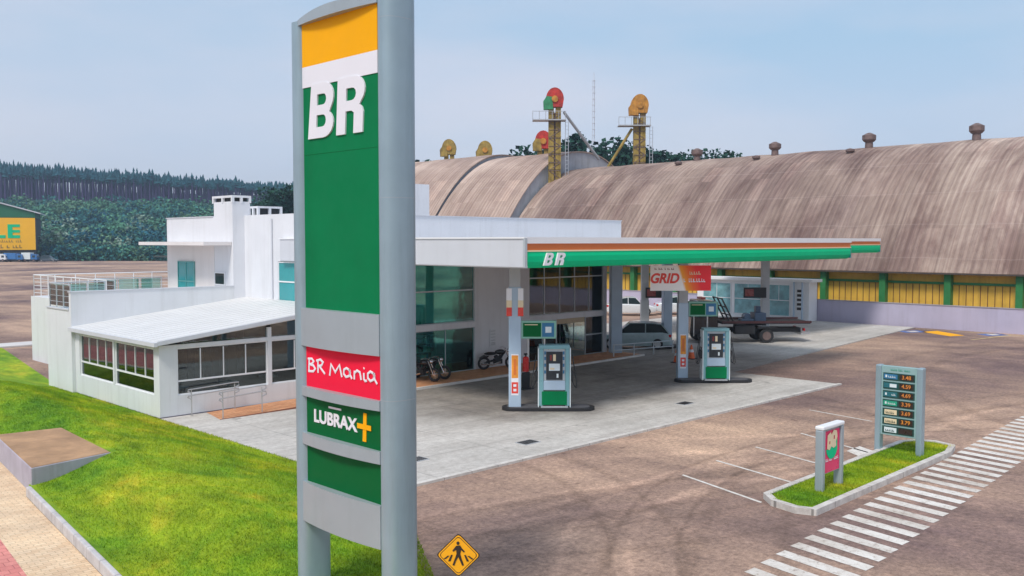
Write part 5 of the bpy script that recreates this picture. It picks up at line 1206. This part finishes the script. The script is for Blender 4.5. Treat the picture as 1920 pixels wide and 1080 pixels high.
for sg in (0, 1):
    a = c0+(ui*1.6 if sg else ui*-28)-bk_*.9+Vector((0, 0, 14.6)); b = c0+ui*-13-bk_*.9+Vector((0, 0, 18.8)); mb.extr([a, b, b+Vector((0, 0, .35)), a+Vector((0, 0, .35))], bk_*25)
mb.build('roof', M['can_grey'], YH)
fr = (c0-bk_*.31+ui*-6.5+Vector((0, 0, 9.2)), ui, (0, 0, 1))
mb = MB()
def lq(a, b, z0, z1):
    o_ = fr[0]; mb.extr([o_+ui*a+Vector((0, 0, z0)), o_+ui*b+Vector((0, 0, z0)), o_+ui*b+Vector((0, 0, z1)), o_+ui*a+Vector((0, 0, z1))], bk_*-.1)
lq(-1.0, 0.3, -2, 2.2); lq(.3, 2.3, 1.4, 2.2); lq(.3, 2.3, -.3, .5); lq(.3, 2.3, -2, -1.1); mb.build('letter', M['can_green'], YH)
mb = MB(); lq(-5.2, -3.9, -2, 2.2); lq(-3.9, -1.6, -2, -1.1); mb.build('letter', M['can_green'], YH)
squiggle(YH, c0-bk_*.33+ui*-14+Vector((0, 0, 5.9)), ui, (0, 0, 1), 10.6, .8, M['brown_text'], 31)
squiggle(YH, c0-bk_*.33+ui*-14+Vector((0, 0, 4.1)), ui, (0, 0, 1), 10.6, 1.2, M['brown_text'], 32)
# ================================================================ TREES AND WOODS
def leafcloud(mb, c, r, n, size, rd, flat=.8, shell=.55, mi=0):
    V, Fc = mb.v, mb.f
    for _ in range(n):
        while True:
            p = (rd.uniform(-1, 1), rd.uniform(-1, 1), rd.uniform(-1, 1)); q = p[0]**2+p[1]**2+p[2]**2
            if shell*shell*rd.random() < q < 1: break
        x, y, z = c[0]+p[0]*r[0], c[1]+p[1]*r[1], c[2]+p[2]*r[2]
        s = size*rd.uniform(.5, 1.2); b = len(V)
        ax = Vector((rd.gauss(0, 1), rd.gauss(0, 1), rd.gauss(0, 1))).normalized(); bx_ = ax.orthogonal().normalized()
        cx_ = ax.cross(bx_)
        for k in range(4):
            a = k*1.5708+rd.uniform(-.4, .4); rr = s*rd.uniform(.6, 1.1); V.append((x+(bx_.x*math.cos(a)+cx_.x*math.sin(a))*rr, y+(bx_.y*math.cos(a)+cx_.y*math.sin(a))*rr, z+(bx_.z*math.cos(a)+cx_.z*math.sin(a))*rr*flat))
        Fc.append((b, b+1, b+2, b+3)); mb.m.append(mi)
def make_tree(kind, h, seed):
    rd = random.Random(seed); t = thing('tree', (0, 0, 0), 'tree', 'tree')
    tr = MB(); cr = MB(); tr.cyl((0, 0, 0), (0, 0, h*.8), h*.016, 7, h*.006)
    if kind == 'round':
        for k in range(9):
            a = rd.uniform(0, 6.28); rr = h*.13*rd.random(); z = h*rd.uniform(.5, .9); c = (rr*math.cos(a)*1.5, rr*math.sin(a)*1.5, z); tr.tube([(0, 0, z-h*.14), c], h*.005, 4)
            leafcloud(cr, c, (h*.16, h*.16, h*.14), 130, h*.028, rd)
    elif kind == 'tall':
        for k in range(11):
            z = h*(.38+.056*k); wd = h*.105*(1-.055*k); a = rd.uniform(0, 6.28); c = (wd*.6*math.cos(a), wd*.6*math.sin(a), z); tr.tube([(0, 0, z-h*.05), c], h*.004, 4)
            leafcloud(cr, c, (wd*1.4, wd*1.4, h*.09), 110, h*.026, rd)
    else:
        for k in range(12):
            a = k*.5236; z = h*.90+rd.uniform(-.02, .02)*h; rr = h*.26; c = (rr*math.cos(a), rr*math.sin(a), z); tr.tube([(0, 0, h*.72), (c[0]*.6, c[1]*.6, z-h*.06), c], h*.005, 4)
            leafcloud(cr, c, (h*.10, h*.10, h*.055), 70, h*.018, rd)
        leafcloud(cr, (0, 0, h*.93), (h*.16, h*.16, h*.06), 120, h*.02, rd)
    tr.build('trunk', M['bark'], t, world=False); cr.build('crown', M['tree_fol'], t, world=False); return t
protos = [make_tree('round', 18, 1), make_tree('round', 18, 2), make_tree('tall', 20, 3), make_tree('tall', 20, 4), make_tree('umbrella', 17, 5)]
hts = [18*1.02, 18*1.02, 20*1.06, 20*1.06, 17*.99]
TL = [ # px, top y, distance, prototype, label
 (1090, 238, 158, 2, 'tallest dark tree behind the ridge, right of the tallest elevator'), (1066, 252, 160, 3, 'dark tall tree between the two tall elevators, nearest the red one'),
 (1118, 272, 165, 1, 'low dark tree at the foot of the radio mast'), (1143, 268, 158, 0, 'round dark tree right of the radio mast'), (1168, 256, 156, 3, 'pointed dark tree left of the orange elevator'),
 (1186, 262, 160, 1, 'dark tree directly behind the orange elevator'), (1228, 271, 158, 2, 'dark tree just right of the orange elevator'), (1246, 281, 160, 0, 'second dark tree right of the orange elevator'),
 (1275, 287, 165, 1, 'low round tree left of the umbrella shaped one'), (1306, 281, 158, 4, 'umbrella crowned pine standing alone above the ridge'), (1337, 290, 170, 0, 'small dark tree right of the umbrella crowned pine'),
 (1361, 289, 172, 1, 'rightmost small dark tree above the ridge'), (1003, 268, 150, 0, 'dark tree left of the small red hooded elevator'), (980, 279, 152, 1, 'lower dark tree at the left end of the dark clump'), (1040, 262, 158, 1, 'dark tree hidden behind the tallest elevator shaft'),
 (1212, 276, 162, 1, 'dark tree under the orange elevator head'), (795, 297, 170, 0, 'small dark tree just right of the totem'), (780, 304, 172, 1, 'small dark tree touching the totem edge'), (812, 306, 175, 1, 'small dark tree left of the leftmost yellow elevator head'),
 (545, 338, 190, 0, 'dark tree just left of the totem'), (522, 352, 195, 1, 'dark tree second left of the totem'), (497, 366, 200, 0, 'low dark tree above the white tower vents'), (563, 338, 190, 1, 'dark tree half behind the totem')]
for k, (px, yt, D, pi, lb) in enumerate(TL):
    x, y = P(D, px); z = 6.3+(452-yt)*D/1722; c = copy_tree(protos[pi]); c.location = (x, y, 0); s = z/hts[pi]; c.scale = (s, s, s); c.rotation_euler = (0, 0, k*1.7)
    tag(c, lb, 'tree', 'dark trees behind the warehouses and the station')
for p in protos:
    for ch in list(p.children): bpy.data.objects.remove(ch)
    bpy.data.objects.remove(p)
rd = random.Random(8); wd_ = MB()
for k in range(900):
    t = rd.random(); D = 297 + 133*t**.9; px = rd.uniform(-60, 620)
    x, y = P(D, px); z0 = hill_h(x, y); r_ = rd.choice((2.2, 3.2, 4.4, 6.0)); hh = r_*1.1+rd.uniform(1.5, 3.5)
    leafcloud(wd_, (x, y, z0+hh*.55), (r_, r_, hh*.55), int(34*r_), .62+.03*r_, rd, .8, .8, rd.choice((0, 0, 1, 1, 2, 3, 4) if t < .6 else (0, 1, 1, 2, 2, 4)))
# hedge of bushes along the front edge of the wood
for k in range(150):
    px = rd.uniform(60, 480); D = 291+rd.uniform(0, 8); x, y = P(D, px); z0 = 0; r_ = rd.uniform(2, 4); leafcloud(wd_, (x, y, 2.2), (r_, r_, 3.0), 80, .6, rd, .8, .7, rd.choice((0, 1, 2, 4)))
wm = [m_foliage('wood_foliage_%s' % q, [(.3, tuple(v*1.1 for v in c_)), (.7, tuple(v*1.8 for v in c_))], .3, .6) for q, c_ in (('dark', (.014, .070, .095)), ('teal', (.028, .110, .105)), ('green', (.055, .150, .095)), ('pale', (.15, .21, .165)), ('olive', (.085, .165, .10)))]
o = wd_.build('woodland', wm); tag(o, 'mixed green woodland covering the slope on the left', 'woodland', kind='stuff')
pt = MB(); pf = MB()
for row in range(10):
    px = -60.0
    while px < 640:
        D = 508+row*5+rd.uniform(-2, 2); x, y = P(D, px); z0 = hill_h(x, y); h = 11.5 + 8.5*max(0, min(1, (480-px)/480)) + rd.uniform(-1.6, 1.4) + (1.5 if rd.random() < .15 else 0); px += rd.uniform(4.5, 9.5)
        pt.cyl((x, y, z0-1), (x, y, z0+h*.9), .42, 5, .16)
        zb = h*.70; nl_ = 5
        for q in range(nl_):
            zz = z0+zb+(h-zb)*q/nl_; r_ = (1.75*(1-q/nl_)+.25)*rd.uniform(.75, 1.2); b = len(pf.v); m_ = 7; a0 = rd.random()*6
            for j in range(m_): a = a0+6.283*j/m_; rr = r_*rd.uniform(.6, 1.25); pf.v.append((x+rr*math.cos(a), y+rr*math.sin(a), zz-rd.uniform(0, .5)))
            pf.v.append((x, y, zz+(h-zb)/nl_*1.7)); 
            for j in range(m_): pf.f.append((b+j, b+(j+1) % m_, b+m_)); pf.m.append(0)
# pine trunks and foliage are one mass far away
off = len(pt.v); pt.v += pf.v; pt.f += [tuple(i+off for i in f) for f in pf.f]; pt.m += [1]*len(pf.f)
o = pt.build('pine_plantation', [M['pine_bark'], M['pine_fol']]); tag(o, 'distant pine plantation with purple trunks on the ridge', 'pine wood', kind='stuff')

# ================================================================ HAZE
hz = MB().box(-520, -520, -3, 1520, 1520, 75).build('haze', M['dark']); hz['kind'] = 'stuff'; hz['label'] = 'thin bluish haze over the whole place'
hm = bpy.data.materials.new('haze_volume'); hm.use_nodes = True; hn = hm.node_tree.nodes; hn.remove(hn['Principled BSDF'])
pv = hn.new('ShaderNodeVolumePrincipled'); pv.inputs['Color'].default_value = (.62, .80, 1, 1); pv.inputs['Density'].default_value = .0004; pv.inputs['Anisotropy'].default_value = .2
hm.node_tree.links.new(pv.outputs[0], hn['Material Output'].inputs['Volume']); hz.data.materials.clear(); hz.data.materials.append(hm)
